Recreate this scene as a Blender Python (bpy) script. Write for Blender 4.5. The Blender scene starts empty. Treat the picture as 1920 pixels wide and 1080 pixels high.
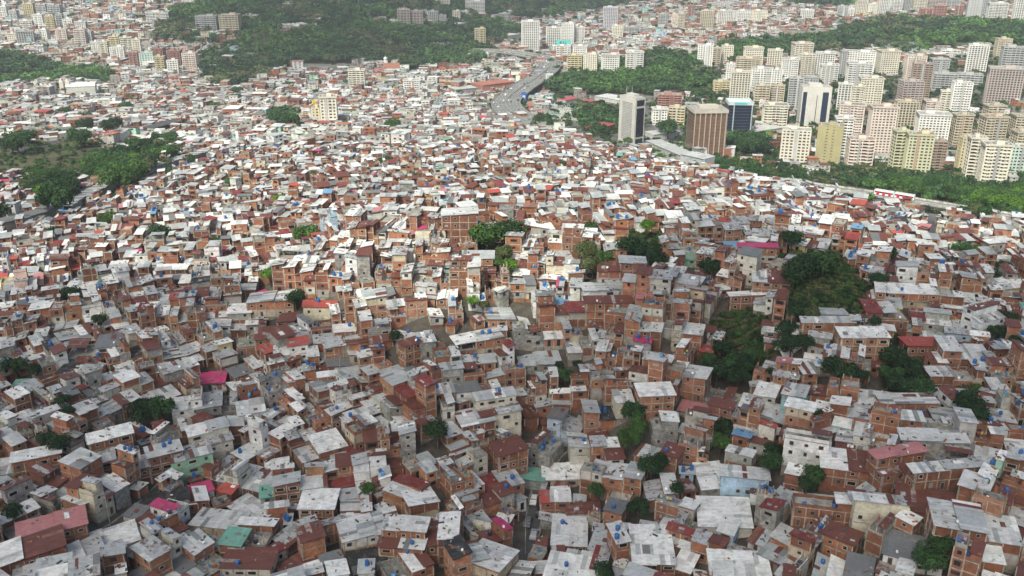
import bpy, math, random
import numpy as np
from mathutils import Vector
random.seed(7); RNG = np.random.default_rng(7)
R = math.radians
scene = bpy.context.scene
COL = scene.collection

# ------------------------------------------------------------------ camera, world, sun, exposure
F = 1750.0            # focal length in pixels of the 1920-wide photograph
PITCH = R(21.7)
CZ = 141.0
cam_data = bpy.data.cameras.new('camera'); cam = bpy.data.objects.new('camera', cam_data)
COL.objects.link(cam); scene.camera = cam
cam.location = (0, 0, CZ); cam.rotation_euler = (math.pi/2 - PITCH, 0, 0)
cam_data.sensor_width = 36.0; cam_data.lens = 36.0*F/1920.0
cam_data.clip_start = 1.0; cam_data.clip_end = 30000.0

SUN_EL, SUN_AZ = R(50), R(207)      # azimuth clockwise from +Y (the view direction); behind and to the left
world = bpy.data.worlds.new('World'); scene.world = world; world.use_nodes = True
wn = world.node_tree; bg = wn.nodes['Background']
sky = wn.nodes.new('ShaderNodeTexSky'); sky.sky_type = 'NISHITA'; sky.sun_disc = False
sky.sun_elevation = SUN_EL; sky.sun_rotation = SUN_AZ
sky.air_density = 0.55; sky.dust_density = 7.0; sky.ozone_density = 1.0; sky.altitude = 900
wn.links.new(sky.outputs[0], bg.inputs[0]); bg.inputs[1].default_value = 0.15
sun_data = bpy.data.lights.new('sun', 'SUN'); sun_data.energy = 3.2; sun_data.angle = R(0.55)
sun_data.color = (1.0, 0.955, 0.89)
sun = bpy.data.objects.new('sun', sun_data); COL.objects.link(sun)
SUN_DIR = Vector((math.sin(SUN_AZ)*math.cos(SUN_EL), math.cos(SUN_AZ)*math.cos(SUN_EL), math.sin(SUN_EL)))
sun.rotation_euler = SUN_DIR.to_track_quat('Z', 'Y').to_euler(); sun.location = (0, 0, 400)
vs = scene.view_settings
vs.view_transform = 'Standard'; vs.look = 'None'; vs.gamma = 1.0; vs.use_curve_mapping = False
vs.exposure = 0.47
vs.use_white_balance = True; vs.white_balance_temperature = 6850; vs.white_balance_tint = 0
scene.cycles.max_bounces = 6; scene.cycles.diffuse_bounces = 3; scene.cycles.transparent_max_bounces = 12
scene.cycles.volume_bounces = 1; scene.cycles.use_denoising = True

# ------------------------------------------------------------------ camera geometry helpers
SP, CP = math.sin(PITCH), math.cos(PITCH)
def ray(px, py):
    a = (px-960.0)/F; b = (540.0-py)/F
    return Vector((a, CP + b*SP, -SP + b*CP))
def project(x, y, z):
    z = z-CZ
    d = y*CP - z*SP
    d = np.where(np.abs(d) < 1e-3, 1e-3, d)
    return 960 + F*x/d, 540 - F*(y*SP + z*CP)/d, d
def plane_pt(px, py, z):
    r = ray(px, py); t = (z-CZ)/r.z
    return Vector((r.x*t, r.y*t, z))

# ------------------------------------------------------------------ terrain height from the drop seen at places in the photograph
XS = [0, 320, 640, 960, 1280, 1600, 1920]
HT = {1080: [132,138,142,143,138,130,124], 900: [134,136,139,139,132,124,120], 780: [132,132,132,131,126,119,116],
      700: [131,130,127,125,122,115,115], 620: [130,127,121,117,116,111,116], 560: [129,124,114,111,111,107,118],
      500: [132,126,110,106,107,106,122], 460: [137,130,112,105,109,114,130], 430: [141,134,118,110,116,126,147],
      390: [149,140,125,118,124,142,186], 350: [160,148,132,128,135,200,212], 310: [168,158,145,140,178,232,232],
      280: [163,170,160,158,215,236,233], 250: [176,186,180,200,228,236,230], 200: [196,205,212,226,228,230,212],
      150: [205,212,220,226,196,222,205], 100: [200,205,218,226,215,212,190], 50: [182,176,172,222,215,200,188],
      0: [160,150,158,208,212,200,185], -50: [140,128,140,190,200,190,178]}
cp = []
for yy, row in HT.items():
    for xx, H in zip(XS, row):
        r = ray(xx, yy); t = -H/r.z
        cp.append((r.x*t, r.y*t, CZ-H))
for xx, yy, H in [(1390,650,122),(1360,705,128),(1530,525,102),(1500,485,104),(1700,700,121),(1060,760,131),(1015,900,144),(800,590,111),(1250,600,110),(300,590,121),(120,820,129),(420,640,127),(1560,800,117),(1300,820,132),(640,900,133),(1800,900,115),(1300,306,186),(1400,324,188),(1500,341,188),(1600,355,188),(1700,371,188),(1800,386,186),(1700,404,146),(1800,418,146),(1880,434,146),(1600,388,143),(1500,368,140),(1400,350,138)]:
    r = ray(xx, yy); t = -H/r.z; cp.append((r.x*t, r.y*t, CZ-H))
cp = np.array(cp)
def uv(x, y):
    d = np.hypot(x, y)
    return np.stack([np.clip(np.arctan2(x, y), -0.62, 0.62)*3.0, np.log(np.clip(d, 150, 3300))*1.6], -1)
U = uv(cp[:, 0], cp[:, 1])
def kern(r2): return np.sqrt(r2 + 0.03)
K = kern(((U[:, None]-U[None])**2).sum(-1)) - np.eye(len(U))*0.04
W = np.linalg.solve(K, cp[:, 2] - cp[:, 2].mean()); ZM = cp[:, 2].mean()
def hills(x, y): return 1.2*np.sin(x*0.041+1.3)*np.sin(y*0.037+0.4) + 0.8*np.sin(x*0.09+y*0.03)*np.sin(y*0.083-x*0.02)
def height(x, y):
    x = np.atleast_1d(np.asarray(x, float)); y = np.atleast_1d(np.asarray(y, float))
    out = np.empty(x.shape); xf, yf = x.ravel(), y.ravel(); o = out.ravel()
    for i in range(0, len(xf), 20000):
        q = uv(xf[i:i+20000], yf[i:i+20000])
        o[i:i+20000] = ZM + kern(((q[:, None]-U[None])**2).sum(-1)) @ W
    return out + hills(x, y)
# cached height grid, near and far
class HG:
    def __init__(s, x0, x1, y0, y1, st):
        s.x0, s.y0, s.st = x0, y0, st
        s.nx, s.ny = int((x1-x0)/st)+1, int((y1-y0)/st)+1
        gx, gy = np.meshgrid(x0+np.arange(s.nx)*st, y0+np.arange(s.ny)*st)
        s.z = height(gx, gy)
    def __call__(s, x, y):
        fx = np.clip((np.asarray(x)-s.x0)/s.st, 0, s.nx-1.001); fy = np.clip((np.asarray(y)-s.y0)/s.st, 0, s.ny-1.001)
        i, j = fx.astype(int), fy.astype(int); a, b = fx-i, fy-j
        z = s.z
        return (z[j, i]*(1-a)+z[j, i+1]*a)*(1-b) + (z[j+1, i]*(1-a)+z[j+1, i+1]*a)*b
HN = HG(-520, 520, 60, 800, 4.0); HF = HG(-2400, 2400, -200, 3600, 20.0)
def gz(x, y):
    x = np.asarray(x, float); y = np.asarray(y, float)
    near = (np.abs(x) < 515) & (y > 62) & (y < 795)
    return np.where(near, HN(x, y), HF(x, y))
def g1(x, y): return float(gz(x, y))
def at(px, py):
    r = ray(px, py); t = np.arange(120, 3400, 3.0)
    X, Y, Z = r.x*t, r.y*t, CZ + r.z*t
    below = Z < gz(X, Y)
    k = int(np.argmax(below)) if below.any() else len(t)-1
    return Vector((X[k], Y[k], g1(X[k], Y[k])))
def scale_at(p):  return F/(p.y*CP - (p.z-CZ)*SP)       # pixels of the photo per metre

# ------------------------------------------------------------------ mesh buffers
class MB:
    def __init__(s): s.v, s.f, s.m, s.c = [], [], [], []
    def quad(s, a, b, c, d, m, col):
        n = len(s.v); s.v += [a, b, c, d]; s.f.append((n, n+1, n+2, n+3)); s.m.append(m); s.c.append(col)
    def tri(s, a, b, c, m, col):
        n = len(s.v); s.v += [a, b, c]; s.f.append((n, n+1, n+2)); s.m.append(m); s.c.append(col)
    def prism(s, q, z0, z1, m, col, top=None, bottom=False):
        """q: list of (x,y) counter-clockwise; z1 a number or one per corner; top = (mat, colour) of the lid."""
        k = len(q); n = len(s.v)
        z1s = z1 if isinstance(z1, (list, tuple)) else [z1]*k
        z0s = z0 if isinstance(z0, (list, tuple)) else [z0]*k
        s.v += [(q[i][0], q[i][1], z0s[i]) for i in range(k)] + [(q[i][0], q[i][1], z1s[i]) for i in range(k)]
        for i in range(k):
            j = (i+1) % k
            s.f.append((n+i, n+j, n+k+j, n+k+i)); s.m.append(m); s.c.append(col)
        s.f.append(tuple(range(n+k, n+2*k))); s.m.append(m if top is None else top[0]); s.c.append(col if top is None else top[1])
        if bottom: s.f.append(tuple(range(n+k-1, n-1, -1))); s.m.append(m); s.c.append(col)
    def obox(s, cx, cy, w, d, a, z0, z1, m, col, bottom=False, top=None):
        ca, sa = math.cos(a), math.sin(a)
        s.prism([(cx+ca*u*w/2-sa*v*d/2, cy+sa*u*w/2+ca*v*d/2) for u, v in ((-1,-1),(1,-1),(1,1),(-1,1))], z0, z1, m, col, top, bottom)
    def cyl(s, cx, cy, r, z0, z1, m, col, n=10, r1=None):
        r1 = r if r1 is None else r1; b = len(s.v)
        for rr, z in ((r, z0), (r1, z1)):
            s.v += [(cx+rr*math.cos(2*math.pi*i/n), cy+rr*math.sin(2*math.pi*i/n), z) for i in range(n)]
        for i in range(n):
            j = (i+1) % n; s.f.append((b+i, b+j, b+n+j, b+n+i)); s.m.append(m); s.c.append(col)
        s.f.append(tuple(range(b+n, b+2*n))); s.m.append(m); s.c.append(col)
    def beam(s, a, b, w, h, m, col):
        a, b = Vector(a), Vector(b); d = (b-a).normalized(); x = d.cross(Vector((0, 0, 1)))
        x = (x.normalized() if x.length > 1e-4 else Vector((1, 0, 0))); y = x.cross(d)
        n = len(s.v)
        for p in (a, b):
            for u, v in ((-1,-1),(1,-1),(1,1),(-1,1)): s.v.append(tuple(p + x*u*w/2 + y*v*h/2))
        for i in range(4):
            j = (i+1) % 4; s.f.append((n+i, n+j, n+4+j, n+4+i)); s.m.append(m); s.c.append(col)
        s.f.append((n+3, n+2, n+1, n)); s.m.append(m); s.c.append(col)
        s.f.append((n+4, n+5, n+6, n+7)); s.m.append(m); s.c.append(col)
    def mesh(s, name, origin=(0, 0, 0)):
        me = bpy.data.meshes.new(name)
        used = sorted(set(s.m)); remap = {u: i for i, u in enumerate(used)}
        v = np.array(s.v, dtype=np.float64).reshape(-1, 3) - np.array(origin)
        tot = np.fromiter((len(f) for f in s.f), dtype=np.int32, count=len(s.f))
        loops = np.fromiter((i for f in s.f for i in f), dtype=np.int32, count=int(tot.sum()))
        fill(me, v, loops, tot, np.fromiter((remap[u] for u in s.m), dtype=np.int32, count=len(s.m)), np.array([c if len(c) == 4 else (c[0], c[1], c[2], 0.0) for c in s.c], dtype=np.float32))
        for u in used: me.materials.append(MATS[u])
        return me
    def build(s, name, parent=None, origin=(0, 0, 0)):
        o = bpy.data.objects.new(name, s.mesh(name, origin)); COL.objects.link(o)
        if parent is not None: o.parent = parent
        else: o.location = origin
        return o
def fill(me, v, loops, tot, mats, cols):
    me.vertices.add(len(v)); me.vertices.foreach_set('co', v.astype(np.float32).ravel())
    me.loops.add(len(loops)); me.loops.foreach_set('vertex_index', loops)
    me.polygons.add(len(tot)); st = np.concatenate([[0], np.cumsum(tot)[:-1]]).astype(np.int32)
    me.polygons.foreach_set('loop_start', st)
    me.polygons.foreach_set('material_index', mats)
    at_ = me.attributes.new('tint', 'FLOAT_COLOR', 'FACE')
    if cols.shape[1] == 3: cols = np.concatenate([cols, np.ones((len(cols), 1), np.float32)], 1)
    at_.data.foreach_set('color', cols.astype(np.float32).ravel())
    me.polygons.foreach_set('use_smooth', np.zeros(len(tot), bool))
    me.update(calc_edges=True); me.validate()
def tag(o, label=None, cat=None, group=None, kind=None):
    if label: o['label'] = label
    if cat: o['category'] = cat
    if group: o['group'] = group
    if kind: o['kind'] = kind
    return o
def empty(name, loc, label, cat, group=None):
    o = bpy.data.objects.new(name, None); COL.objects.link(o); o.location = loc
    return tag(o, label, cat, group)

# ------------------------------------------------------------------ materials (all procedural; base colour comes from the face attribute 'tint')
MATS = {}
def mat(name, rough=0.9, n1=0.35, s1=0.25, n2=0.25, s2=1.6, stain=None, stain_amt=0.0, stain_scale=0.15, metallic=0.0, spec=0.3, rust=False, bump=0.0, trans=0.0, dirt=0.0):
    m = bpy.data.materials.new(name); m.use_nodes = True; nt = m.node_tree; N, L = nt.nodes, nt.links
    b = N['Principled BSDF']; b.inputs['Roughness'].default_value = rough; b.inputs['Metallic'].default_value = metallic
    b.inputs['Specular IOR Level'].default_value = spec
    a = N.new('ShaderNodeAttribute'); a.attribute_name = 'tint'
    g = N.new('ShaderNodeNewGeometry'); col = a.outputs['Color']
    def noise(scale, detail=3.0, dist=0.0):
        n = N.new('ShaderNodeTexNoise'); n.inputs['Scale'].default_value = scale; n.inputs['Detail'].default_value = detail
        n.inputs['Distortion'].default_value = dist; L.new(g.outputs['Position'], n.inputs['Vector']); return n.outputs['Fac']
    def ramp(v, lo, hi, a_=0.0, b_=1.0):
        r = N.new('ShaderNodeMapRange'); r.inputs[1].default_value = lo; r.inputs[2].default_value = hi
        r.inputs[3].default_value = a_; r.inputs[4].default_value = b_; L.new(v, r.inputs[0]); return r.outputs[0]
    def mul(c, f):
        x = N.new('ShaderNodeVectorMath'); x.operation = 'SCALE'; L.new(c, x.inputs[0]); L.new(f, x.inputs['Scale']); return x.outputs[0]
    for amt, sc in ((n1, s1), (n2, s2)):
        if amt: col = mul(col, ramp(noise(sc), 0.3, 0.7, 1-amt, 1+amt*0.6))
    def mixc(f, c1, c2):
        x = N.new('ShaderNodeMix'); x.data_type = 'RGBA'; L.new(f, x.inputs[0]); L.new(c1, x.inputs[6])
        if isinstance(c2, tuple): x.inputs[7].default_value = (*c2, 1)
        else: L.new(c2, x.inputs[7])
        return x.outputs[2]
    if stain: col = mixc(ramp(noise(stain_scale, 5.0, 0.6), 0.5, 0.72, 0.0, stain_amt), col, stain)
    if dirt:
        mp = N.new('ShaderNodeMapping'); mp.inputs['Scale'].default_value = (0.5, 1.6, 1.0); mp.inputs['Rotation'].default_value = (0, 0, 0.5); L.new(g.outputs['Position'], mp.inputs['Vector'])
        nn = N.new('ShaderNodeTexNoise'); nn.inputs['Scale'].default_value = 0.75; nn.inputs['Detail'].default_value = 6.0; nn.inputs['Roughness'].default_value = 0.7; L.new(mp.outputs[0], nn.inputs['Vector'])
        col = mixc(ramp(nn.outputs['Fac'], 0.5, 0.68, 0.0, dirt), col, (0.14, 0.135, 0.125))
    if rust:      # alpha of tint = how rusty the sheet is
        f = N.new('ShaderNodeMath'); f.operation = 'ADD'; L.new(noise(0.9, 4.0, 1.0), f.inputs[0]); L.new(a.outputs['Alpha'], f.inputs[1])
        col = mixc(ramp(f.outputs[0], 0.98, 1.12, 0.0, 0.85), col, (0.13, 0.047, 0.036))
        f2 = noise(2.4, 4.0, 0.5); col = mixc(ramp(f2, 0.6, 0.72, 0.0, 0.5), col, (0.12, 0.12, 0.115))
    L.new(col, b.inputs['Base Color'])
    if bump:
        bp = N.new('ShaderNodeBump'); bp.inputs['Strength'].default_value = bump; bp.inputs['Distance'].default_value = 0.3
        L.new(noise(1.5, 4.0), bp.inputs['Height']); L.new(bp.outputs[0], b.inputs['Normal'])
    if trans:
        t = N.new('ShaderNodeBsdfTranslucent'); L.new(col, t.inputs[0]); ms = N.new('ShaderNodeMixShader'); ms.inputs[0].default_value = trans
        L.new(b.outputs[0], ms.inputs[1]); L.new(t.outputs[0], ms.inputs[2]); L.new(ms.outputs[0], N['Material Output'].inputs[0])
    MATS[name] = m; return m
mat('brick', n1=0.3, s1=0.35, n2=0.25, s2=1.3, stain=(0.13, 0.09, 0.07), stain_amt=0.55, stain_scale=0.45)
mat('plaster', n1=0.2, s1=0.3, n2=0.15, s2=1.5, stain=(0.16, 0.15, 0.13), stain_amt=0.5, stain_scale=0.5)
mat('concrete', dirt=0.4, n1=0.3, s1=0.3, n2=0.3, s2=1.2, stain=(0.07, 0.07, 0.065), stain_amt=0.7, stain_scale=0.4)
mat('zinc', rough=0.55, dirt=0.42, n1=0.15, s1=0.2, n2=0.15, s2=1.1, spec=0.4, rust=True)
mat('sheet', rough=0.6, dirt=0.36, n1=0.12, s1=0.2, n2=0.12, s2=1.2, stain=(0.2, 0.19, 0.18), stain_amt=0.5, stain_scale=0.5)
mat('glass', rough=0.25, n1=0.3, s1=0.4, n2=0.0, spec=0.5)
mat('plastic', rough=0.45, n1=0.1, n2=0.1, spec=0.5)
mat('paint', rough=0.35, n1=0.05, n2=0.0, spec=0.5)
mat('rubber', rough=0.8, n1=0.0, n2=0.0)
mat('facade', n1=0.08, s1=0.05, n2=0.1, s2=0.6, stain=(0.25, 0.24, 0.22), stain_amt=0.25, stain_scale=0.08)
mat('leaf', rough=0.7, n1=0.35, s1=0.35, n2=0.3, s2=1.4, trans=0.25, spec=0.2)
mat('bark', n1=0.3, n2=0.3)
mat('road', n1=0.2, s1=0.06, n2=0.15, s2=0.8, stain=(0.1, 0.1, 0.1), stain_amt=0.3, stain_scale=0.1)
mat('soil', n1=0.35, s1=0.05, n2=0.35, s2=0.5, stain=(0.1, 0.075, 0.05), stain_amt=0.45, stain_scale=0.09, bump=0.5)

# ------------------------------------------------------------------ regions of the photograph (1920 x 1080 pixels, at ground level)
def inside(px, py, poly):
    px = np.asarray(px); py = np.asarray(py); r = np.zeros(px.shape, bool); n = len(poly)
    for i in range(n):
        x1, y1 = poly[i]; x2, y2 = poly[(i+1) % n]
        if y1 == y2: continue
        c = ((y1 > py) != (y2 > py)) & (px < (x2-x1)*(py-y1)/(y2-y1) + x1)
        r ^= c
    return r
WOOD = [   # wooded ground
  [(165,312),(215,290),(320,268),(350,282),(300,305),(255,345),(180,355)],
  [(65,350),(130,345),(150,375),(120,395),(70,385)],
  [(-80,100),(60,108),(100,128),(215,138),(215,158),(120,157),(-80,170)],
  [(380,150),(375,95),(440,85),(500,100),(520,135),(440,165),(405,168)],
  [(300,55),(330,22),(640,-40),(800,-40),(900,40),(985,62),(900,98),(760,122),(640,118),(560,120),(505,140),(480,95),(375,88),(300,75)],
  [(740,115),(840,100),(900,105),(905,118),(760,135)],
  [(1010,175),(1085,140),(1160,122),(1235,100),(1300,120),(1345,150),(1362,192),(1270,182),(1150,176),(1060,182)],
  [(1350,90),(1560,72),(1650,42),(1800,45),(1990,55),(1990,98),(1850,85),(1700,112),(1560,100),(1440,112),(1360,125)],
  [(1560,325),(1640,316),(1900,362),(1990,385),(1990,425),(1880,400),(1590,348)],
  [(1358,252),(1450,256),(1452,285),(1370,290)],
  [(1092,200),(1160,205),(1155,250),(1105,258),(1085,225)],
  [(1880,315),(1990,300),(1990,365),(1900,365)],
  [(500,210),(560,210),(565,238),(505,240)],
  [(880,-40),(1240,-60),(1250,0),(1150,15),(1000,40),(900,30)],
  [(1480,0),(1640,-20),(1600,16),(1480,12)],
  [(560,70),(760,60),(740,110),(600,118)],
]
SCRUB = [  # grassy or bare slopes without houses
  [(-80,262),(60,262),(110,262),(180,262),(215,288),(165,315),(180,355),(120,345),(-80,352)],
  [(1180,150),(1215,108),(1260,100),(1330,140),(1350,165),(1300,172)],
  [(1330,600),(1395,585),(1440,612),(1462,650),(1420,700),(1340,722)],
  [(1462,470),(1570,470),(1640,540),(1615,610),(1500,612),(1470,560)],
  [(1650,640),(1745,640),(1745,722),(1690,745),(1648,722)],
  [(1060,258),(1100,262),(1215,292),(1195,300),(1100,276)],
  [(1150,430),(1250,440),(1250,490),(1165,492)],
  [(740,360),(762,350),(790,352),(770,362)],
  [(1790,725),(1850,725),(1850,800),(1795,795)],
]
OPEN = [   # roads, yards and open land: no houses
  [(1060,235),(940,225),(905,195),(950,180),(1000,160),(1040,130),(1000,112),(840,98),(830,80),(900,88),(1045,115),(1060,145),(1010,175),(985,200),(1010,235),(1090,262)],
  [(1030,185),(1160,180),(1290,190),(1290,300),(1200,295),(1090,262),(1010,215)],
  [(1215,290),(1290,295),(1470,315),(1620,350),(1990,405),(1990,452),(1850,432),(1700,410),(1590,390),(1500,366),(1320,340),(1215,316)],
  [(1290,180),(1990,80),(1990,395),(1640,330),(1440,318),(1290,290)],
  [(140,392),(240,350),(370,288),(400,290),(395,305),(250,372),(90,430),(-80,470),(-80,420)],
  [(1080,130),(1350,95),(1350,185),(1060,180)],
]

# ------------------------------------------------------------------ palette (albedo)
def jit(c, s=0.12):
    k = 1+random.uniform(-s, s); return tuple(max(0.0, min(0.9, x*k*(1+random.uniform(-s, s)*0.3))) for x in c)
BRICKS = [(0.35,0.15,0.085),(0.31,0.13,0.073),(0.4,0.18,0.1),(0.26,0.11,0.068),(0.34,0.165,0.105),(0.22,0.095,0.06)]
PLAST = [(0.66,0.65,0.61),(0.6,0.58,0.52),(0.55,0.5,0.4),(0.7,0.7,0.69),(0.45,0.43,0.39),(0.3,0.5,0.5),(0.6,0.42,0.36),(0.33,0.52,0.4),(0.4,0.52,0.64),(0.62,0.5,0.24)]
PLW = [9,6,4,8,5,1,1.2,.7,.8,.7]
CONC = (0.33,0.32,0.295); BAND = (0.44,0.37,0.3)
ZINC = [(0.42,0.45,0.47),(0.52,0.54,0.55),(0.3,0.325,0.34),(0.55,0.565,0.57),(0.42,0.41,0.39),(0.24,0.26,0.27)]
WHITE = (0.8,0.805,0.8); RUST = (0.16,0.055,0.042)
def pick(seq, w=None): return random.choices(seq, w)[0] if w else random.choice(seq)
ROOFS = {'pale': (0.6,0.61,0.61), 'zinc': (0.42,0.445,0.46), 'white': WHITE, 'rust': RUST, 'red': (0.42,0.075,0.06), 'magenta': (0.5,0.045,0.16), 'pink': (0.46,0.19,0.2),
         'maroon': (0.2,0.035,0.035), 'blue': (0.16,0.33,0.52), 'green': (0.17,0.4,0.32), 'black': (0.03,0.03,0.033), 'terrace': CONC, 'dark': (0.17,0.18,0.19), 'orange': (0.4,0.16,0.09)}
def roof_kind(sunny):
    return pick(['pale','zinc','white','rust','terrace','red','magenta','pink','maroon','blue','green','black','dark'],
                [26 if not sunny else 18,26,15 if not sunny else 7,12,20,1.2,.35,.7,2.4,.35,.3,.5,4])

def lerp(a, b, t): return (a[0]+(b[0]-a[0])*t, a[1]+(b[1]-a[1])*t)
def bil(q, u, v): return lerp(lerp(q[0], q[1], u), lerp(q[3], q[2], u), v)
def sub(q, u0, u1, v0, v1): return [bil(q, u0, v0), bil(q, u1, v0), bil(q, u1, v1), bil(q, u0, v1)]
def grow(q, g):
    cx = sum(p[0] for p in q)/4; cy = sum(p[1] for p in q)/4; o = []
    for x, y in q:
        d = math.hypot(x-cx, y-cy); o.append((x+(x-cx)/d*g*1.41, y+(y-cy)/d*g*1.41))
    return o
def dist(a, b): return math.hypot(a[0]-b[0], a[1]-b[1])

def sheet_roof(mb, q, z, kind, slope_side, lod, rise):
    """corrugated sheets laid in strips from the low eave to the high one; slope_side 0..3 is the low side"""
    q = q[slope_side:]+q[:slope_side]            # now q[0]-q[1] is the low eave
    q = grow(q, random.uniform(0.25, 0.55))
    base = ROOFS[kind]
    W_, D_ = dist(q[0], q[1]), dist(q[1], q[2])
    zl, zh = z, z+rise
    mb.prism(q, [zl-0.02, zl-0.02, zh-0.02, zh-0.02], [zl+0.05, zl+0.05, zh+0.05, zh+0.05], 'zinc', (*[c*0.55 for c in base], 0.1), bottom=True)
    n = max(2, int(W_/(1.05 if lod == 0 else 2.2 if lod == 1 else 4.0)))
    k = max(1, int(D_/(3.2 if lod == 0 else 6.0))) if lod < 2 else 1
    rusty = {'rust': 0.52, 'zinc': random.choice([0.1, 0.28, 0.38, 0.45]), 'pale': random.choice([-0.1, 0.2, 0.36]), 'white': -0.1, 'dark': 0.25}.get(kind, 0.0)
    m = 'zinc' if kind in ('zinc', 'pale', 'rust', 'dark') else 'sheet'
    for j in range(k):
        v0, v1 = j/k, (j+1)/k
        alt = random.random() < 0.16 and kind in ('zinc', 'pale', 'rust')
        for i in range(n):
            c = base
            if kind in ('zinc', 'pale'):
                c = pick(ZINC) if random.random() < (0.12 if not alt else 0.6) else base
                if random.random() < 0.05: c = pick([WHITE, RUST, (0.2,0.2,0.2)])
            elif kind == 'rust' and random.random() < (0.16 if not alt else 0.6): c = pick([(0.36,0.3,0.28),(0.42,0.42,0.42),(0.26,0.13,0.1),(0.22,0.08,0.06)])
            elif kind == 'white' and random.random() < 0.05: c = (0.5,0.52,0.53)
            c = jit(c, 0.07)
            u0, u1 = i/n, (i+1)/n
            a = bil(q, u0, v0); b = bil(q, u1, v0); cc = bil(q, u1, v1); d = bil(q, u0, v1)
            e = random.uniform(0.07, 0.1)+ (0.03 if (i+j) % 2 else 0)
            mb.quad((a[0], a[1], zl+rise*v0+e), (b[0], b[1], zl+rise*v0+e), (cc[0], cc[1], zl+rise*v1+e), (d[0], d[1], zl+rise*v1+e), m, (*c, rusty+random.uniform(-0.08, 0.08)))
    if lod == 0:
        for _ in range(random.choice([0, 0, 1])):   # a newer or darker patch nailed over the old sheets
            u, v = random.uniform(.1, .6), random.uniform(.1, .6); du, dv = random.uniform(.12, .35), random.uniform(.12, .35); c = jit(pick([WHITE, (.2,.2,.2), (.45,.46,.46), RUST, (.3,.3,.3)]), .1)
            P4 = [(*bil(q, a_, b_), zl+rise*b_+.15) for a_, b_ in ((u, v), (u+du, v), (u+du, v+dv), (u, v+dv))]; mb.quad(*P4, m, (*c, .1))
        for _ in range(random.randint(0, 5)):    # stones, blocks and offcuts holding the sheets down
            u, v = random.uniform(.06, .94), random.uniform(.06, .94); p = bil(q, u, v); s_ = random.uniform(.15, .4)
            mb.obox(p[0], p[1], s_*random.uniform(1, 4), s_, random.random()*3, zl+rise*v+.06, zl+rise*v+.2+s_*.4, 'concrete', jit(pick([CONC, (0.08,0.08,0.08), (0.12,0.11,0.1), (.5,.5,.48), (0.2,0.19,0.18), BRICKS[0]]), .2))

WINDOW_SPOTS = None     # when a list: windows and doors are handed out instead of being merged
def window(mb, a, b, t, zc, w, h, kind='window'):
    """on the wall a-b at t (0..1), centre height zc"""
    L_ = dist(a, b); dx, dy = (b[0]-a[0])/L_, (b[1]-a[1])/L_; nx, ny = dy, -dx
    cx, cy = a[0]+dx*t*L_, a[1]+dy*t*L_
    ang = math.atan2(dy, dx)
    if WINDOW_SPOTS is not None: WINDOW_SPOTS.append((cx+nx*.01, cy+ny*.01, zc, ang, w, h, kind)); return
    mb.obox(cx+nx*.02, cy+ny*.02, w, .12, ang, zc-h/2, zc+h/2, 'glass', (0.025, 0.027, 0.03))

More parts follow.
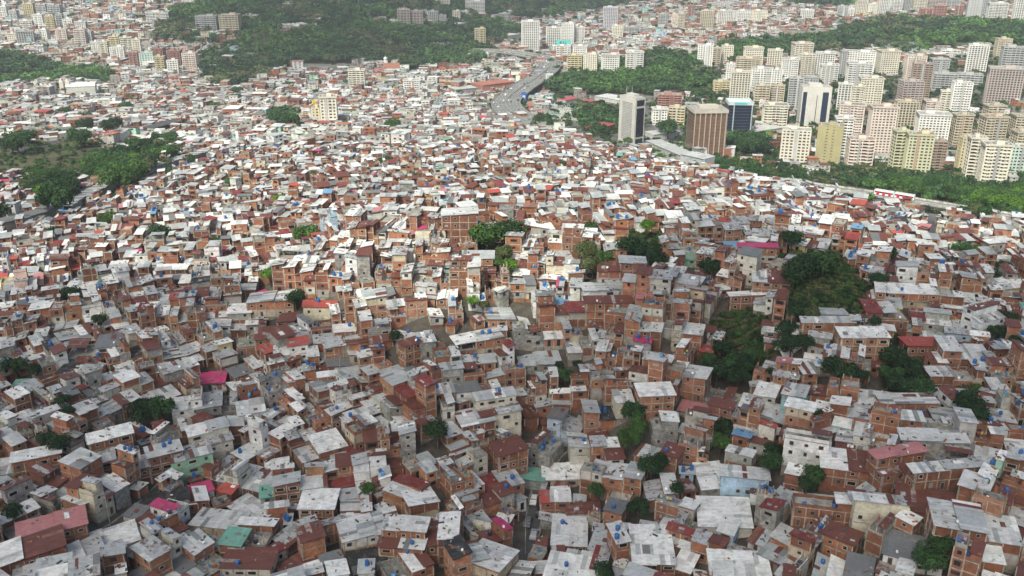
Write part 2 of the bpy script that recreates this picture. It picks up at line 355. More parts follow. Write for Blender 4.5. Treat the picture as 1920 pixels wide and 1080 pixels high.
def house(mb, q, zg, zlow, storeys, wall, roof, lod, annex=None, extras=None, mr=None, mc=None):
    """q footprint (q0-q1 the front), zg floor level, zlow lowest ground under it"""
    sh = 2.5
    NR = mr if callable(mr) else (lambda: mb); mc = mb if mc is None else mc
    mw = {'brick': 'brick', 'conc': 'concrete'}.get(wall, 'plaster')
    if wall == 'brick': wc = jit(pick(BRICKS), 0.15)
    elif wall == 'conc': wc = jit(CONC, 0.12)
    elif isinstance(wall, tuple): wc = wall
    else: wc = jit(pick(PLAST, PLW), 0.05)
    band = jit(BAND, .15) if wall == 'brick' else jit(wc, .08)
    vols = []
    Wd, Dp = dist(q[0], q[1]), dist(q[1], q[2])
    if annex is None: annex = random.random() < 0.62 and Wd > 4.0
    if annex and storeys > 1:
        s_ = random.uniform(.35, .65); side = random.random() < 0.5
        if random.random() < 0.6: a_, b_ = sub(q, 0, s_, 0, 1), sub(q, s_+.004, 1, 0, 1)
        else: a_, b_ = sub(q, 0, 1, 0, s_), sub(q, 0, 1, s_+.004, 1)
        if side: a_, b_ = b_, a_
        vols = [(a_, storeys, roof), (b_, storeys-1, pick(['terrace', 'zinc', 'rust', 'pale', 'terrace']))]
    else: vols = [(q, storeys, roof)]
    for vq, ns, rf in vols:
        z = zlow
        if zg-zlow > .3:     # footing down to the slope
            mb.prism(vq, zlow, zg, 'concrete', jit((0.3,0.27,0.23) if random.random() < .6 else wc, .15)); z = zg
        cur = vq
        for k in range(ns):
            z0 = zg + k*sh; z1 = z0+sh
            if k == ns-1 and rf != 'terrace': z1 -= random.uniform(0, .35)
            tone = jit(wc, .07) if wall != 'brick' or random.random() > .1 else jit(pick([(0.55,0.53,0.48), CONC, (.5,.42,.3)]), .1)
            mwk = mw if tone[0] > tone[2]*2 or wall != 'brick' else 'plaster'
            mb.prism(cur, z0, z1, mwk, tone)
            if k and lod < 2: mb.prism(grow(cur, .07), z0-.14, z0+.12, 'concrete', band, bottom=True)
            sides = (0, 1, 3) if lod == 0 else (0, 1, 3)
            if lod < 2:
                for sd in sides:
                    a, b = cur[sd], cur[(sd+1) % 4]; L_ = dist(a, b); nb = max(1, int(L_/2.7))
                    ang = math.atan2(b[1]-a[1], b[0]-a[0])
                    if wall == 'brick':
                        for c_ in range(nb+1):
                            if c_ == 0 and sd != 0: continue
                            p = lerp(a, b, min(.985, max(.015, c_/nb)))
                            mb.obox(p[0], p[1], .24, .3, ang, z0, z1, 'concrete', band)
                    for c_ in range(nb):
                        if random.random() < (0.62 if sd == 0 else 0.3):
                            door = k == 0 and sd == 0 and random.random() < .3
                            wide = random.random() < .2
                            w_ = .95 if door else (min(2.2, L_/nb-.5) if wide else random.choice([.8, 1.0, 1.2])); h_ = 2.0 if door else random.choice([.8, 1.0, 1.1])
                            if w_ > .4: window(mb, a, b, (c_+.5)/nb, z0+(1.02 if door else 1.4), w_, h_, 'door' if door else 'window')
            elif dist(cur[0], cur[1]) > 3:
                L_ = dist(cur[0], cur[1])
                for t in ((.3, .7) if L_ > 7 else (.5,)):
                    if random.random() < .7: window(mb, cur[0], cur[1], t, z0+1.4, L_*random.uniform(.12, .25), 1.1)
            if k < ns-1 and lod < 2 and random.random() < .22:  # next floor oversails
                cur = [lerp(cur[0], cur[3], -.06), lerp(cur[1], cur[2], -.06), cur[2], cur[3]]
        zt = z1
        if rf == 'terrace':
            ct = jit(pick([(0.3,0.29,0.265),(0.36,0.35,0.325),(0.22,0.22,0.21),(0.42,0.4,0.35)]), .12)
            mb.prism(grow(cur, .1), zt-.02, zt+.16, 'concrete', ct, bottom=True)
            if lod < 2:
                pc = wc if random.random() < .7 else CONC; hp = random.choice([.35, .8, .9])
                for sd in range(4):
                    if random.random() < .8:
                        a, b = cur[sd], cur[(sd+1) % 4]; L_ = dist(a, b); m_ = lerp(a, b, .5); ang = math.atan2(b[1]-a[1], b[0]-a[0])
                        nx, ny = -(b[1]-a[1])/L_, (b[0]-a[0])/L_
                        mb.obox(m_[0]+nx*.08, m_[1]+ny*.08, L_-.02*sd, .14, ang, zt+.16, zt+.16+hp+.013*sd, mw, pc)
                if random.random() < .5 and lod == 0:      # waiting columns of the next storey
                    for u in (.06, .5, .94):
                        for v in (.06, .94):
                            p = bil(cur, u, v); mb.obox(p[0], p[1], .25, .25, 0, zt+.16, zt+random.uniform(1, 2.2), 'concrete', BAND)
                if random.random() < .55:   # a lean-to of sheets over part of the terrace
                    s_ = random.uniform(.3, .7); rq = sub(cur, 0, s_, .1, 1) if random.random() < .5 else sub(cur, 1-s_, 1, 0, .9)
                    zz = zt+random.uniform(1.9, 2.5)
                    if random.random() < .55: mb.prism(rq, zt+.16, zz, mw, wc)
                    else:
                        for p in rq: mb.obox(p[0], p[1], .12, .12, 0, zt+.16, zz+.1, 'concrete', BAND)
                    sheet_roof(NR(), rq, zz+.1, pick(['zinc', 'pale', 'rust', 'white']), random.randrange(4), lod, .35)
                if lod == 0:
                    for _ in range(random.randint(2, 7)):
                        p = bil(cur, random.uniform(.15, .85), random.uniform(.15, .85)); s_ = random.uniform(.3, 1.0)
                        mc.obox(p[0], p[1], s_, s_*.6, random.random()*3, zt+.15, zt+.2+random.uniform(.1, .8), 'plaster', jit(pick([(.5,.5,.48), BRICKS[0], (.08,.08,.09), (.4,.36,.3), (.1,.2,.4), (.3,.3,.3)]), .2))
                    if random.random() < .3:      # a line of washing
                        v_ = random.uniform(.2, .8); a_, b_ = bil(cur, .1, v_), bil(cur, .9, v_); an_ = math.atan2(b_[1]-a_[1], b_[0]-a_[0]); n_ = int(dist(a_, b_)/.7)
                        for k_ in range(n_):
                            if random.random() < .7:
                                p = lerp(a_, b_, (k_+.5)/n_); mc.obox(p[0], p[1], .5, .04, an_, zt+1.1, zt+1.8, 'sheet', jit(pick([(.6,.6,.6),(.1,.15,.4),(.5,.08,.08),(.6,.5,.1),(.08,.3,.2),(.05,.05,.06),(.5,.3,.4)]), .2), bottom=True)
            if extras is not None: extras.append((cur, zt+.17))
        else:
            rise = random.uniform(.25, .9)
            side = random.choice([0, 0, 0, 1, 3, 2])
            open_top = lod == 0 and random.random() < .18
            zz = zt+.06
            if lod < 2:   # infill between the level wall head and the sloping sheets
                qq = cur[side:]+cur[:side]
                mb.prism(sub(qq, .02, .98, .02, .98), zt-.01, [zt+.02, zt+.02, zt+rise*.93, zt+rise*.93], mw, jit(wc, .08))
            if lod < 2 and random.random() < .45 and Dp > 5:   # two roofs meeting at different heights
                s_ = random.uniform(.35, .65); k2 = rf if random.random() < .5 else pick(['zinc', 'pale', 'rust', 'white', 'zinc'])
                sheet_roof(NR(), sub(cur, 0, s_, 0, 1), zz, rf, side, lod, rise); sheet_roof(NR(), sub(cur, s_, 1, 0, 1), zz+.22, k2, side, lod, rise)
            else: sheet_roof(NR(), cur, zz, rf, side, lod, rise)
            if extras is not None and random.random() < .5: extras.append((cur, zt+rise*.55+.15))
    return zt

# ------------------------------------------------------------------ lots: patches of rows, each patch with its own bearing
OX0, OX1, OY0, OY1, OST = -620, 620, 120, 900, 0.8
OCC = np.zeros((int((OY1-OY0)/OST), int((OX1-OX0)/OST)), bool)
def occ_pts(q, n=7):
    t = (np.arange(n)+.5)/n; u, v = np.meshgrid(t, t); u, v = u.ravel(), v.ravel()
    Q = np.array(q)
    P = (Q[0]*((1-u)*(1-v))[:, None] + Q[1]*(u*(1-v))[:, None] + Q[2]*(u*v)[:, None] + Q[3]*((1-u)*v)[:, None])
    i = ((P[:, 0]-OX0)/OST).astype(int); j = ((P[:, 1]-OY0)/OST).astype(int)
    ok = (i >= 0) & (i < OCC.shape[1]) & (j >= 0) & (j < OCC.shape[0])
    return i[ok], j[ok]
def occupied(q):
    i, j = occ_pts(q); return OCC[j, i].mean() if len(i) else 0.0
def occupy(q, g=0.0):
    n = max(5, int(max(dist(q[0], q[1]), dist(q[1], q[2]))/OST*1.5))
    i, j = occ_pts(grow(q, g) if g else q, n); OCC[j, i] = True
BEAR = [(100,1000,50),(100,800,45),(350,800,42),(350,1000,48),(560,900,30),(750,1000,12),(600,700,35),(900,900,40),(1100,900,80),(1250,1000,85),(1450,900,-20),(1650,800,-15),
        (1850,950,-25),(1650,1020,30),(100,600,20),(350,560,5),(650,560,10),(900,560,15),(1100,600,-5),(1300,650,-15),(1500,650,10),(1700,600,-10),(1850,650,-15),
        (200,430,12),(500,430,5),(800,430,0),(1100,430,5),(1400,430,-8),(1700,450,-15),(500,320,0),(900,320,10),(1300,350,-10),(1700,400,-12),(960,200,0),(200,200,10),(1600,200,-15),(960,50,0)]
BP = [(at(min(max(x, 10), 1910), y), a) for x, y, a in BEAR]
BX = np.array([p.x for p, _ in BP]); BY = np.array([p.y for p, _ in BP]); BC = np.exp(1j*4*np.radians([a for _, a in BP]))
def bearing(x, y):
    w = 1/(((BX-x)**2+(BY-y)**2)/((x*x+y*y)*.01)+.08)**1.5
    return np.angle((BC*w).sum())/4
def patches(y0, y1, size, rows, wid, gap, xfac=0.85, jr=12):
    seeds, lots = [], []
    yy = y0
    while yy < y1:
        sz = size*(max(yy, 200)/200)**.3; xw = yy*xfac+60
        xx = -xw+random.uniform(0, sz)
        while xx < xw:
            seeds.append((xx+random.uniform(-.3, .3)*sz, yy+random.uniform(-.3, .3)*sz)); xx += sz
        yy += sz*.85
    S = np.array(seeds)
    for k, (sx, sy) in enumerate(seeds):
        a = bearing(sx, sy) + R(random.gauss(0, jr)); ca, sa = math.cos(a), math.sin(a); Rr = size*(max(sy, 200)/200)**.3*1.15
        v = -Rr
        r = 0
        while v < Rr:
            h = random.uniform(*rows); u = -Rr+random.uniform(-3, 3)
            while u < Rr:
                w = random.uniform(*wid); j = lambda: random.uniform(-.35, .35)*gap
                c = [(u+j(), v+j()), (u+w+j(), v+j()), (u+w+j(), v+h+j()), (u+j(), v+h+j())]
                lots.append((k, [(sx+ca*x-sa*y, sy+sa*x+ca*y) for x, y in c])); u += w+gap*random.uniform(.1, .9)
            r += 1; v += h + (gap*random.uniform(1.0, 2.2) if r % 2 == 0 else gap*.3)
    C = np.array([[sum(p[0] for p in q)/4, sum(p[1] for p in q)/4] for _, q in lots])
    own = np.array([k for k, _ in lots]); best = np.empty(len(C), int)
    for i in range(0, len(C), 4000):
        best[i:i+4000] = ((C[i:i+4000, None]-S[None])**2).sum(-1).argmin(1)
    keep = best == own
    return [lots[i][1] for i in np.nonzero(keep)[0]], C[keep]
def free_of(px, py, *lists):
    px = np.asarray(px, float); py = np.asarray(py, float); bad = np.zeros(np.shape(px), bool)
    k = np.clip(py/500, .25, 1); px, py = px+k*(9*np.sin(py*.21/k+px*.05)+6*np.sin(px*.17+1)), py+k*(4*np.sin(px*.13/k+1)+3*np.sin(px*.31+py*.2))
    for L_ in lists:
        for poly in L_: bad |= inside(px, py, poly)
    return ~bad
def front_first(q):
    """turn the footprint so that q0-q1 is the side looking most towards the camera, counter-clockwise"""
    if sum(q[i][0]*q[(i+1) % 4][1]-q[(i+1) % 4][0]*q[i][1] for i in range(4)) < 0: q = q[::-1]
    best, bk = 1e9, 0
    for k in range(4):
        a, b = q[k], q[(k+1) % 4]; L_ = dist(a, b); ny = -(b[0]-a[0])/L_; nx = (b[1]-a[1])/L_
        m = lerp(a, b, .5); d = (nx*m[0]+ny*m[1])/math.hypot(*m)
        if d < best: best, bk = d, k
    return q[bk:]+q[:bk]

# ------------------------------------------------------------------ ground sheet
def ground():
    az = np.linspace(-math.pi, math.pi, 25)
    az = np.unique(np.concatenate([az, np.linspace(-0.66, 0.66, 260)]))
    rr = np.concatenate([[1, 60, 110], np.geomspace(150, 3600, 300), [5000, 8000, 14000]])
    A, Rr = np.meshgrid(az, rr); X, Y = Rr*np.sin(A), Rr*np.cos(A)
    Z = gz(X, Y); Z[Rr > 3600] = Z[np.searchsorted(rr, 3599)-0].mean(); 
    fr = np.abs(A) > 0.66; Z[fr] = height(X[fr], Y[fr])
    v = np.stack([X, Y, Z], -1).reshape(-1, 3); n, m = X.shape
    i, j = np.meshgrid(np.arange(n-1), np.arange(m-1), indexing='ij'); b = (i*m+j).ravel()
    f = np.stack([b, b+m, b+m+1, b+1], -1)
    cen = v[f].mean(1); px, py, d = project(cen[:, 0], cen[:, 1], cen[:, 2])
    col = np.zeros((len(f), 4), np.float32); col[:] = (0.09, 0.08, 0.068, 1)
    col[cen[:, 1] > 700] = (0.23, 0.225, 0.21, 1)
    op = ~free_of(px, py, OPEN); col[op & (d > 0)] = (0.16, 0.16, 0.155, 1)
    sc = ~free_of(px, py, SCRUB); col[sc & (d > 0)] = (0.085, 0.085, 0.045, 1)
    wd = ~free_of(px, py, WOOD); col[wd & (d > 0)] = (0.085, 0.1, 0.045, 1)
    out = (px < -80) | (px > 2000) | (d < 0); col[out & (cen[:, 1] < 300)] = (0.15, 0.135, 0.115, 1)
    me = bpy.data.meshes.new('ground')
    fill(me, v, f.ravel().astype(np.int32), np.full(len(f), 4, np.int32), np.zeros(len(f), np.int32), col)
    me.materials.append(MATS['soil'])
    for p in me.polygons: pass
    me.polygons.foreach_set('use_smooth', np.ones(len(f), bool))
    o = bpy.data.objects.new('ground', me); COL.objects.link(o); tag(o, kind='structure'); return o
ground()

# ------------------------------------------------------------------ roads
def poly_pts(pts, step, dz=0.0):
    """pixel waypoints -> smooth world polyline draped on the ground"""
    P = [at(*p) for p in pts]; out = []
    for i in range(len(P)-1):
        p0, p1, p2, p3 = P[max(i-1, 0)], P[i], P[i+1], P[min(i+2, len(P)-1)]
        n = max(1, int((p2-p1).length/step))
        for k in range(n):
            t = k/n
            out.append(0.5*((2*p1)+(p2-p0)*t+(2*p0-5*p1+4*p2-p3)*t*t+(3*p1-p0-3*p2+p3)*t**3))
    out.append(P[-1]); return out
def ribbon(mb, pts, w0, w1, z0, z1, m, col, zf=None):
    """a band between offsets w0..w1 to the left of the line, from heights z0 (underside) to z1"""
    n = len(pts); L_ = []
    for i, p in enumerate(pts):
        d = (pts[min(i+1, n-1)]-pts[max(i-1, 0)]); d.z = 0; d.normalize(); nx, ny = -d.y, d.x
        z = p.z if zf is None else zf(i, p)
        L_.append(((p.x+nx*w0, p.y+ny*w0), (p.x+nx*w1, p.y+ny*w1), z))
    for (a, b, z), (c, d, zz) in zip(L_[:-1], L_[1:]):
        mb.quad((*a, z+z1), (*c, zz+z1), (*d, zz+z1), (*b, z+z1), m, col)
        mb.quad((*b, z+z1), (*d, zz+z1), (*d, zz+z0), (*b, z+z0), m, col)
        mb.quad((*a, z+z0), (*c, zz+z0), (*c, zz+z1), (*a, z+z1), m, col)
def street(name, pts, w, occ=True, kind='structure', smooth=3, lift=0.25):
    L_ = poly_pts(pts, 4.0); zs = [g1(p.x, p.y) for p in L_]
    for i, p in enumerate(L_): p.z = sum(zs[max(0, i-smooth):i+smooth+1])/len(zs[max(0, i-smooth):i+smooth+1])
    mb = MB(); ribbon(mb, L_, w/2, -w/2, -1.5, lift, 'road', (0.085, 0.085, 0.09))
    for s_ in (1, -1): ribbon(mb, L_, s_*w/2+.7*max(s_, 0), s_*w/2-.7*max(-s_, 0), -1.5, lift+.14, 'concrete', (0.26, 0.25, 0.235))
    o = mb.build(name); tag(o, kind=kind)
    if occ:
        for p in L_:
            r_ = w/2+.2; i0, i1 = int((p.x-r_-OX0)/OST), int((p.x+r_-OX0)/OST)+1; j0, j1 = int((p.y-r_-OY0)/OST), int((p.y+r_-OY0)/OST)+1
            if i0 >= 0 and j0 >= 0: OCC[j0:j1, i0:i1] = True
    return L_
fg_street = street('street', [(975,1085),(992,1010),(1008,950),(1020,905),(1040,865),(1070,822),(1098,795)], 3.8)
st_b = street('street', [(95,1085),(170,1025),(250,965),(330,900),(400,850)], 1.8)
st_c = street('street', [(1742,418),(1750,440),(1760,470)], 5.0)
st_d = street('street', [(1108,300),(1109,320),(1108,358)], 3.4)
st_e = street('street', [(893,295),(902,318),(918,350)], 3.4)
#st_f = street('street', [(1480,660),(1440,735),(1400,800),(1375,870),(1368,950)], 2.4)
low_road = street('road', [(1040,262),(1110,280),(1200,299),(1320,326),(1440,345),(1550,364),(1700,391),(1850,414),(1990,436)], 11.0, smooth=12, lift=2.2)
st_g = street('road', [(0,290),(60,278),(110,265),(165,252),(178,235),(200,215),(260,205)], 8.0)
st_h = street('road', [(0,440),(90,412),(170,372),(250,340),(330,312),(390,292),(440,280)], 9.0)
st_i = street('avenue', [(1285,297),(1400,285),(1460,262),(1500,250),(1600,262),(1700,285),(1760,310),(1800,350)], 11.0)
st_j = street('avenue', [(1640,330),(1655,300),(1665,270),(1600,240),(1560,225)], 9.0)
st_k = street('avenue', [(215,75),(240,90),(275,110),(330,140),(420,150)], 7.0)
st_l = street('avenue', [(640,235),(760,232),(840,215),(880,195),(905,150),(940,125)], 9.0)
GREY = (0.36, 0.36, 0.35)
# the elevated highway
hw = poly_pts([(1062,263),(1010,250),(972,234),(950,216),(952,199),(975,180),(1003,160),(1026,141),(1030,129),(1010,118),(965,111),(915,106),(870,102),(835,95),(815,86),(820,76),(850,64)], 8.0)
for p in hw: p.z = g1(p.x, p.y)
zsm = [sum(q.z for q in hw[max(0, i-9):i+10])/len(hw[max(0, i-9):i+10]) for i in range(len(hw))]
for i, p in enumerate(hw): p.z = zsm[i] + 9.0*min(1.0, i/6, (len(hw)-1-i)/8)
mb = MB(); ribbon(mb, hw, 18, -18, -1.6, 0, 'road', (0.21, 0.21, 0.205))
for w0 in (18, .5, -17.4): ribbon(mb, hw, w0, w0-.6, -.5, 1.0, 'concrete', (0.42, 0.42, 0.4))
for w0 in (13, 9, 5, -4.5, -8.5, -12.5):
    for i in range(0, len(hw)-1, 2): ribbon(mb, hw[i:i+2], w0, w0-.4, 0, .02, 'paint', (0.6, 0.6, 0.58))
for i in range(3, len(hw)-3, 4):
    p = hw[i]; d = hw[i+1]-hw[i-1]; a = math.atan2(d.y, d.x)
    for s_ in (-7, 7): mb.obox(p.x-math.sin(a)*s_, p.y+math.cos(a)*s_, 2, 3, a, g1(p.x, p.y)-6, p.z-2.6, 'concrete', GREY)
    mb.obox(p.x, p.y, 2.2, 32, a, p.z-2.8, p.z-1.62, 'concrete', GREY)
mb.build('highway')['kind'] = 'structure'
rp = poly_pts([(985,243),(950,235),(925,222),(905,207),(885,195),(862,188)], 8.0)
for i, p in enumerate(rp): p.z = g1(p.x, p.y)+8*(1-i/len(rp))
mb = MB(); ribbon(mb, rp, 6, -6, -2.6, 0, 'road', (0.22, 0.22, 0.215))
for w0 in (6, -5.6): ribbon(mb, rp, w0, w0-.4, -.5, 1.0, 'concrete', (0.42, 0.42, 0.4))
mb.build('highway_ramp')['kind'] = 'structure'
# ------------------------------------------------------------------ the raised railway, its piers and train
RP = [(1225,298),(1320,314),(1400,328),(1470,340),(1540,350),(1640,364),(1750,382),(1850,398),(1990,421)]
rl = [plane_pt(x, y, -13.0) for x, y in RP]
print('viaduct clearance', [round(p.z-g1(p.x, p.y)) for p in rl])
rail = []
for i in range(len(rl)-1):
    n = max(2, int((rl[i+1]-rl[i]).length/9))
    rail += [rl[i].lerp(rl[i+1], k/n) for k in range(n)]
rail.append(rl[-1])
via = empty('railway_viaduct', rail[len(rail)//2], 'pale concrete railway viaduct on single piers passing behind the hillside houses', 'viaduct')
og = tuple(via.location)
mb = MB(); ribbon(mb, rail, 4.6, -4.6, -.5, 0, 'concrete', (0.46, 0.46, 0.44)); ribbon(mb, rail, 2.6, -2.6, -2.0, -.5, 'concrete', (0.42, 0.42, 0.4))
for w0 in (4.6, -4.35): ribbon(mb, rail, w0, w0-.25, -.2, .9, 'concrete', (0.5, 0.5, 0.48))
mb.build('deck', via, og)
mb = MB()
for w0 in (3.1, 1.6, -1.4, -2.9): ribbon(mb, rail, w0, w0-.2, 0.02, .2, 'paint', (0.12, 0.11, 0.1))
mb.build('track', via, og)
for i in range(2, len(rail)-1, 4):
    p = rail[i]; d = rail[i+1]-rail[i-1]; a = math.atan2(d.y, d.x); mb = MB()
    mb.obox(p.x, p.y, 2.0, 2.2, a, g1(p.x, p.y)-3, p.z-3.3, 'concrete', GREY); mb.obox(p.x, p.y, 2.4, 6.5, a, p.z-3.3, p.z-2.02, 'concrete', (0.44, 0.44, 0.42))
    mb.build('pier', via, og)
def along(line, s):
    for i in range(len(line)-1):
        L_ = (line[i+1]-line[i]).length
        if s < L_: return line[i].lerp(line[i+1], s/L_), math.atan2(line[i+1].y-line[i].y, line[i+1].x-line[i].x)
        s -= L_
    return line[-1].copy(), 0.0
def nearest_s(line, px, py):
    best, bs, s = 1e9, 0, 0.0
    for i in range(len(line)-1):
        x, y, _ = project(line[i].x, line[i].y, line[i].z); d = (x-px)**2+(y-py)**2
        if d < best: best, bs = d, s
        s += (line[i+1]-line[i]).length
    return bs
s0 = nearest_s(rail, 1641, 361)
p, a = along(rail, s0+12)
tr = empty('train', (p.x, p.y, p.z+.25), 'white train with red side panels running on the raised railway', 'train'); og = tuple(tr.location)
for k in range(2):
    p, a = along(rail, s0+6+k*11.6); mb = MB(); p = p + Vector((-math.sin(a)*-2.0, math.cos(a)*-2.0, 0))
    z = p.z+.9
    mb.obox(p.x, p.y, 11.2, 2.8, a, z, z+2.7, 'paint', (0.72, 0.72, 0.72), bottom=True); mb.obox(p.x, p.y, 10.8, 2.3, a, z+2.7, z+3.05, 'paint', (0.6, 0.6, 0.61))
    mb.obox(p.x, p.y, 10.6, 2.4, a, z-.55, z-.01, 'rubber', (0.03, 0.03, 0.03))
    car = mb.build('carriage', tr, og)
    mb = MB(); mb.obox(p.x, p.y, 10.4, 2.86, a, z+1.3, z+2.1, 'glass', (0.02, 0.02, 0.025)); mb.build('window_band', car, og)
    mb = MB()
    for q in (-3.4, 0, 3.4): mb.obox(p.x+math.cos(a)*q, p.y+math.sin(a)*q, 1.6, 2.92, a, z+.1, z+2.2, 'paint', (0.55, 0.02, 0.06))
    mb.build('door_panel', car, og)

# ------------------------------------------------------------------ utility poles
for k, (px, py, nm) in enumerate([(1108,352,'at the foot of the ridge street'),(985,1040,'at the bottom of the narrow street'),(1012,925,'halfway up the narrow street'),(1050,850,'where the narrow street bends'),(1128,905,'behind the small tree'),(1478,650,'beside the white sheeting'),(1755,455,'on the far street'),(1175,300,'on the grassy verge'),(1498,395,'in front of the railway'),(210,1000,'by the great white shed'),(330,905,'by the mint green house'),(1360,930,'between the white sheds'),(905,330,'beside the steep alley'),(640,720,'among grey roofs')]):
    p = at(px, py); e = empty('utility_pole', p, 'slim grey utility pole with a crossarm ' + nm, 'utility pole', 'utility poles between the houses'); og = tuple(p)
    mb = MB(); mb.cyl(p.x, p.y, .14, p.z-1, p.z+10, 'concrete', (0.36,0.35,0.33), 7, .09); mb.build('pole', e, og)
    mb = MB(); mb.obox(p.x, p.y, 2.0, .12, .4, p.z+9.1, p.z+9.25, 'bark', (0.2,0.17,0.14), bottom=True); mb.build('crossarm', e, og)
# ------------------------------------------------------------------ cars
CAR_COLS = [((0.7,0.7,0.7),'white'),((0.35,0.36,0.38),'silver'),((0.03,0.03,0.035),'black'),((0.4,0.03,0.03),'red'),((0.05,0.1,0.3),'blue'),((0.12,0.13,0.14),'grey'),((0.45,0.4,0.3),'beige')]
def car_meshes(col, van):
    L_, W_, H_ = (4.9, 1.9, 2.0) if van else (4.2, 1.72, 1.42)
    mb = MB(); n = len(mb.v)
    prof = [(-.5,.28),(-.5,.62),(-.47,.68),(-.36,.72),(-.24,1.0),(.12,1.0),(.27,.72),(.47,.62),(.5,.5),(.5,.28)] if not van else [(-.5,.22),(-.5,.9),(-.47,1.0),(.2,1.0),(.33,.95),(.42,.62),(.5,.5),(.5,.22)]
    k = len(prof)
    for s_ in (-1, 1): mb.v += [(x*L_, s_*W_/2*(.84 if z > .8 else 1), z*H_) for x, z in prof]
    for i in range(k):
        j = (i+1) % k; mb.f.append((i, j, k+j, k+i)[::-1]); mb.m.append('paint'); mb.c.append(col)
    mb.f.append(tuple(range(k))); mb.m.append('paint'); mb.c.append(col); mb.f.append(tuple(range(2*k-1, k-1, -1))); mb.m.append('paint'); mb.c.append(col)
    body = mb.mesh('car_body')
    mb = MB(); x0, x1 = (-.28*L_, .2*L_) if not van else (-.45*L_, .34*L_)
    mb.obox((x0+x1)/2, 0, x1-x0, W_*.93, 0, H_*.74, H_*.93, 'glass', (0.02, 0.022, 0.025)); gl = mb.mesh('car_windows')
    mb = MB(); b = 12
    for s_ in (-1, 1): mb.v += [(.31*math.cos(2*math.pi*i/b), s_*.11, .31*math.sin(2*math.pi*i/b)) for i in range(b)]
    for i in range(b):
        j = (i+1) % b; mb.f.append((i, j, b+j, b+i)); mb.m.append('rubber'); mb.c.append((0.02, 0.02, 0.02))
    for f in (tuple(range(b)), tuple(range(2*b-1, b-1, -1))): mb.f.append(f); mb.m.append('rubber'); mb.c.append((0.06, 0.06, 0.06))
    return body, gl, mb.mesh('car_wheel'), L_, W_
CARM = {}
def car(pos, a, ci, van, label, group):
    col, cn = CAR_COLS[ci]
    if (ci, van) not in CARM: CARM[ci, van] = car_meshes(col, van)
    b, g, w, L_, W_ = CARM[ci, van]
    e = empty('parked_car' if 'kerb' in group else 'moving_car', pos, label, 'van' if van else 'car', group); e.rotation_euler.z = a
    for nm, me in (('body', b), ('windows', g)): o = bpy.data.objects.new(nm, me); COL.objects.link(o); o.parent = e
    for x in (-.31, .31):
        for s_ in (-1, 1):
            o = bpy.data.objects.new('wheel', w); COL.objects.link(o); o.parent = e; o.location = (x*L_, s_*(W_/2-.08), .31)
ORD = ['first','second','third','fourth','fifth','sixth','seventh','eighth','ninth','tenth','eleventh','twelfth','thirteenth','fourteenth']
n_car = 0
for px, py, ci, van, off in [(992,1008,1,0,-1.2),(1000,975,5,0,1.1),(1001,957,2,0,-1.2),(1008,935,0,0,1.0),(1012,915,1,1,-1.1),(1022,900,5,0,1.1),(1032,882,3,0,-1.1),(1060,838,2,0,1.1)]:
    s_ = nearest_s(fg_street, px, py); p, a = along(fg_street, s_)
    p = p+Vector((-math.sin(a)*off, math.cos(a)*off, .27))
    car(p, a+(math.pi if off > 0 else 0), ci, bool(van), f"{CAR_COLS[ci][1]} {'van' if van else 'car'} in the narrow street between the houses, {ORD[n_car]} counting uphill", 'cars along the kerb of the narrow street'); n_car += 1
def far_car_run(line, offs, n, where, group, zoff, s_lo=.04, s_hi=.96):
    tot = sum((line[i+1]-line[i]).length for i in range(len(line)-1)); cnt = {}
    for s_ in sorted(random.uniform(s_lo, s_hi) for _ in range(n)):
        ci = pick(range(7), [6, 4, 3, 1, 1, 3, 1]); off = pick(offs); p, a = along(line, s_*tot); van = random.random() < .15
        key = (ci, van); cnt[key] = cnt.get(key, 0)+1; k = cnt[key]-1
        p = p+Vector((-math.sin(a)*off, math.cos(a)*off, zoff))
        word = ORD[k] if k < len(ORD) else f'number {k+1}'
        car(p, a+(math.pi if off > 0 else 0), ci, van, f"{CAR_COLS[ci][1]} {'van' if van else 'car'} on {where}, {word} of its colour from the near end", group)
far_car_run(hw, (15, 11, 7, 3, -2.8, -6.6, -10.5, -14.5), 70, 'the curving elevated highway', 'cars driving on the elevated highway', .03, .02, .8)
far_car_run(low_road, (-3, 3), 9, 'the road below the railway', 'cars on the road below the railway', .27, .25, .7)
far_car_run(st_i, (-4.6, -2, 2, 4.6), 16, 'the avenue among the towers', 'cars on the tower avenue', .27)

# ------------------------------------------------------------------ trees
def crown_mesh(name, n, leaf, lobes, hue, flat=.75, seed=1):
    rg = random.Random(seed); mb = MB()
    L_ = []
    for _ in range(lobes):
        a = rg.uniform(0, 6.283); r = rg.random()**.5*.66; z = rg.uniform(-.2, .42)*(1-r*.6)
        L_.append((r*math.cos(a), r*math.sin(a), z*flat, rg.uniform(.3, .5), rg.uniform(.72, 1.3)))
    for _ in range(n):
        x, y, z, r, k = rg.choice(L_); u = rg.uniform(-.55, 1); t = rg.uniform(0, 6.283); q = math.sqrt(1-u*u); rr = r*rg.uniform(.72, 1.08)
        c = Vector((x+q*math.cos(t)*rr, y+q*math.sin(t)*rr, z+u*rr*flat))
        nrm = Vector((q*math.cos(t)+rg.gauss(0, .5), q*math.sin(t)+rg.gauss(0, .5), u+.3+rg.gauss(0, .5))).normalized()
        s_ = leaf*rg.uniform(.6, 1.4); ax = nrm.orthogonal().normalized(); ay = nrm.cross(ax); w = rg.uniform(0, 3); ca, sa = math.cos(w), math.sin(w)
        ax, ay = ax*ca+ay*sa, ay*ca-ax*sa; g = k*rg.uniform(.75, 1.25)
        col = tuple(h*g for h in hue); b = ay*rg.uniform(.5, .9)
        mb.quad(tuple(c-ax*s_), tuple(c-b*s_*.8), tuple(c+ax*s_), tuple(c+b*s_), 'leaf', col)
    return mb.mesh(name)
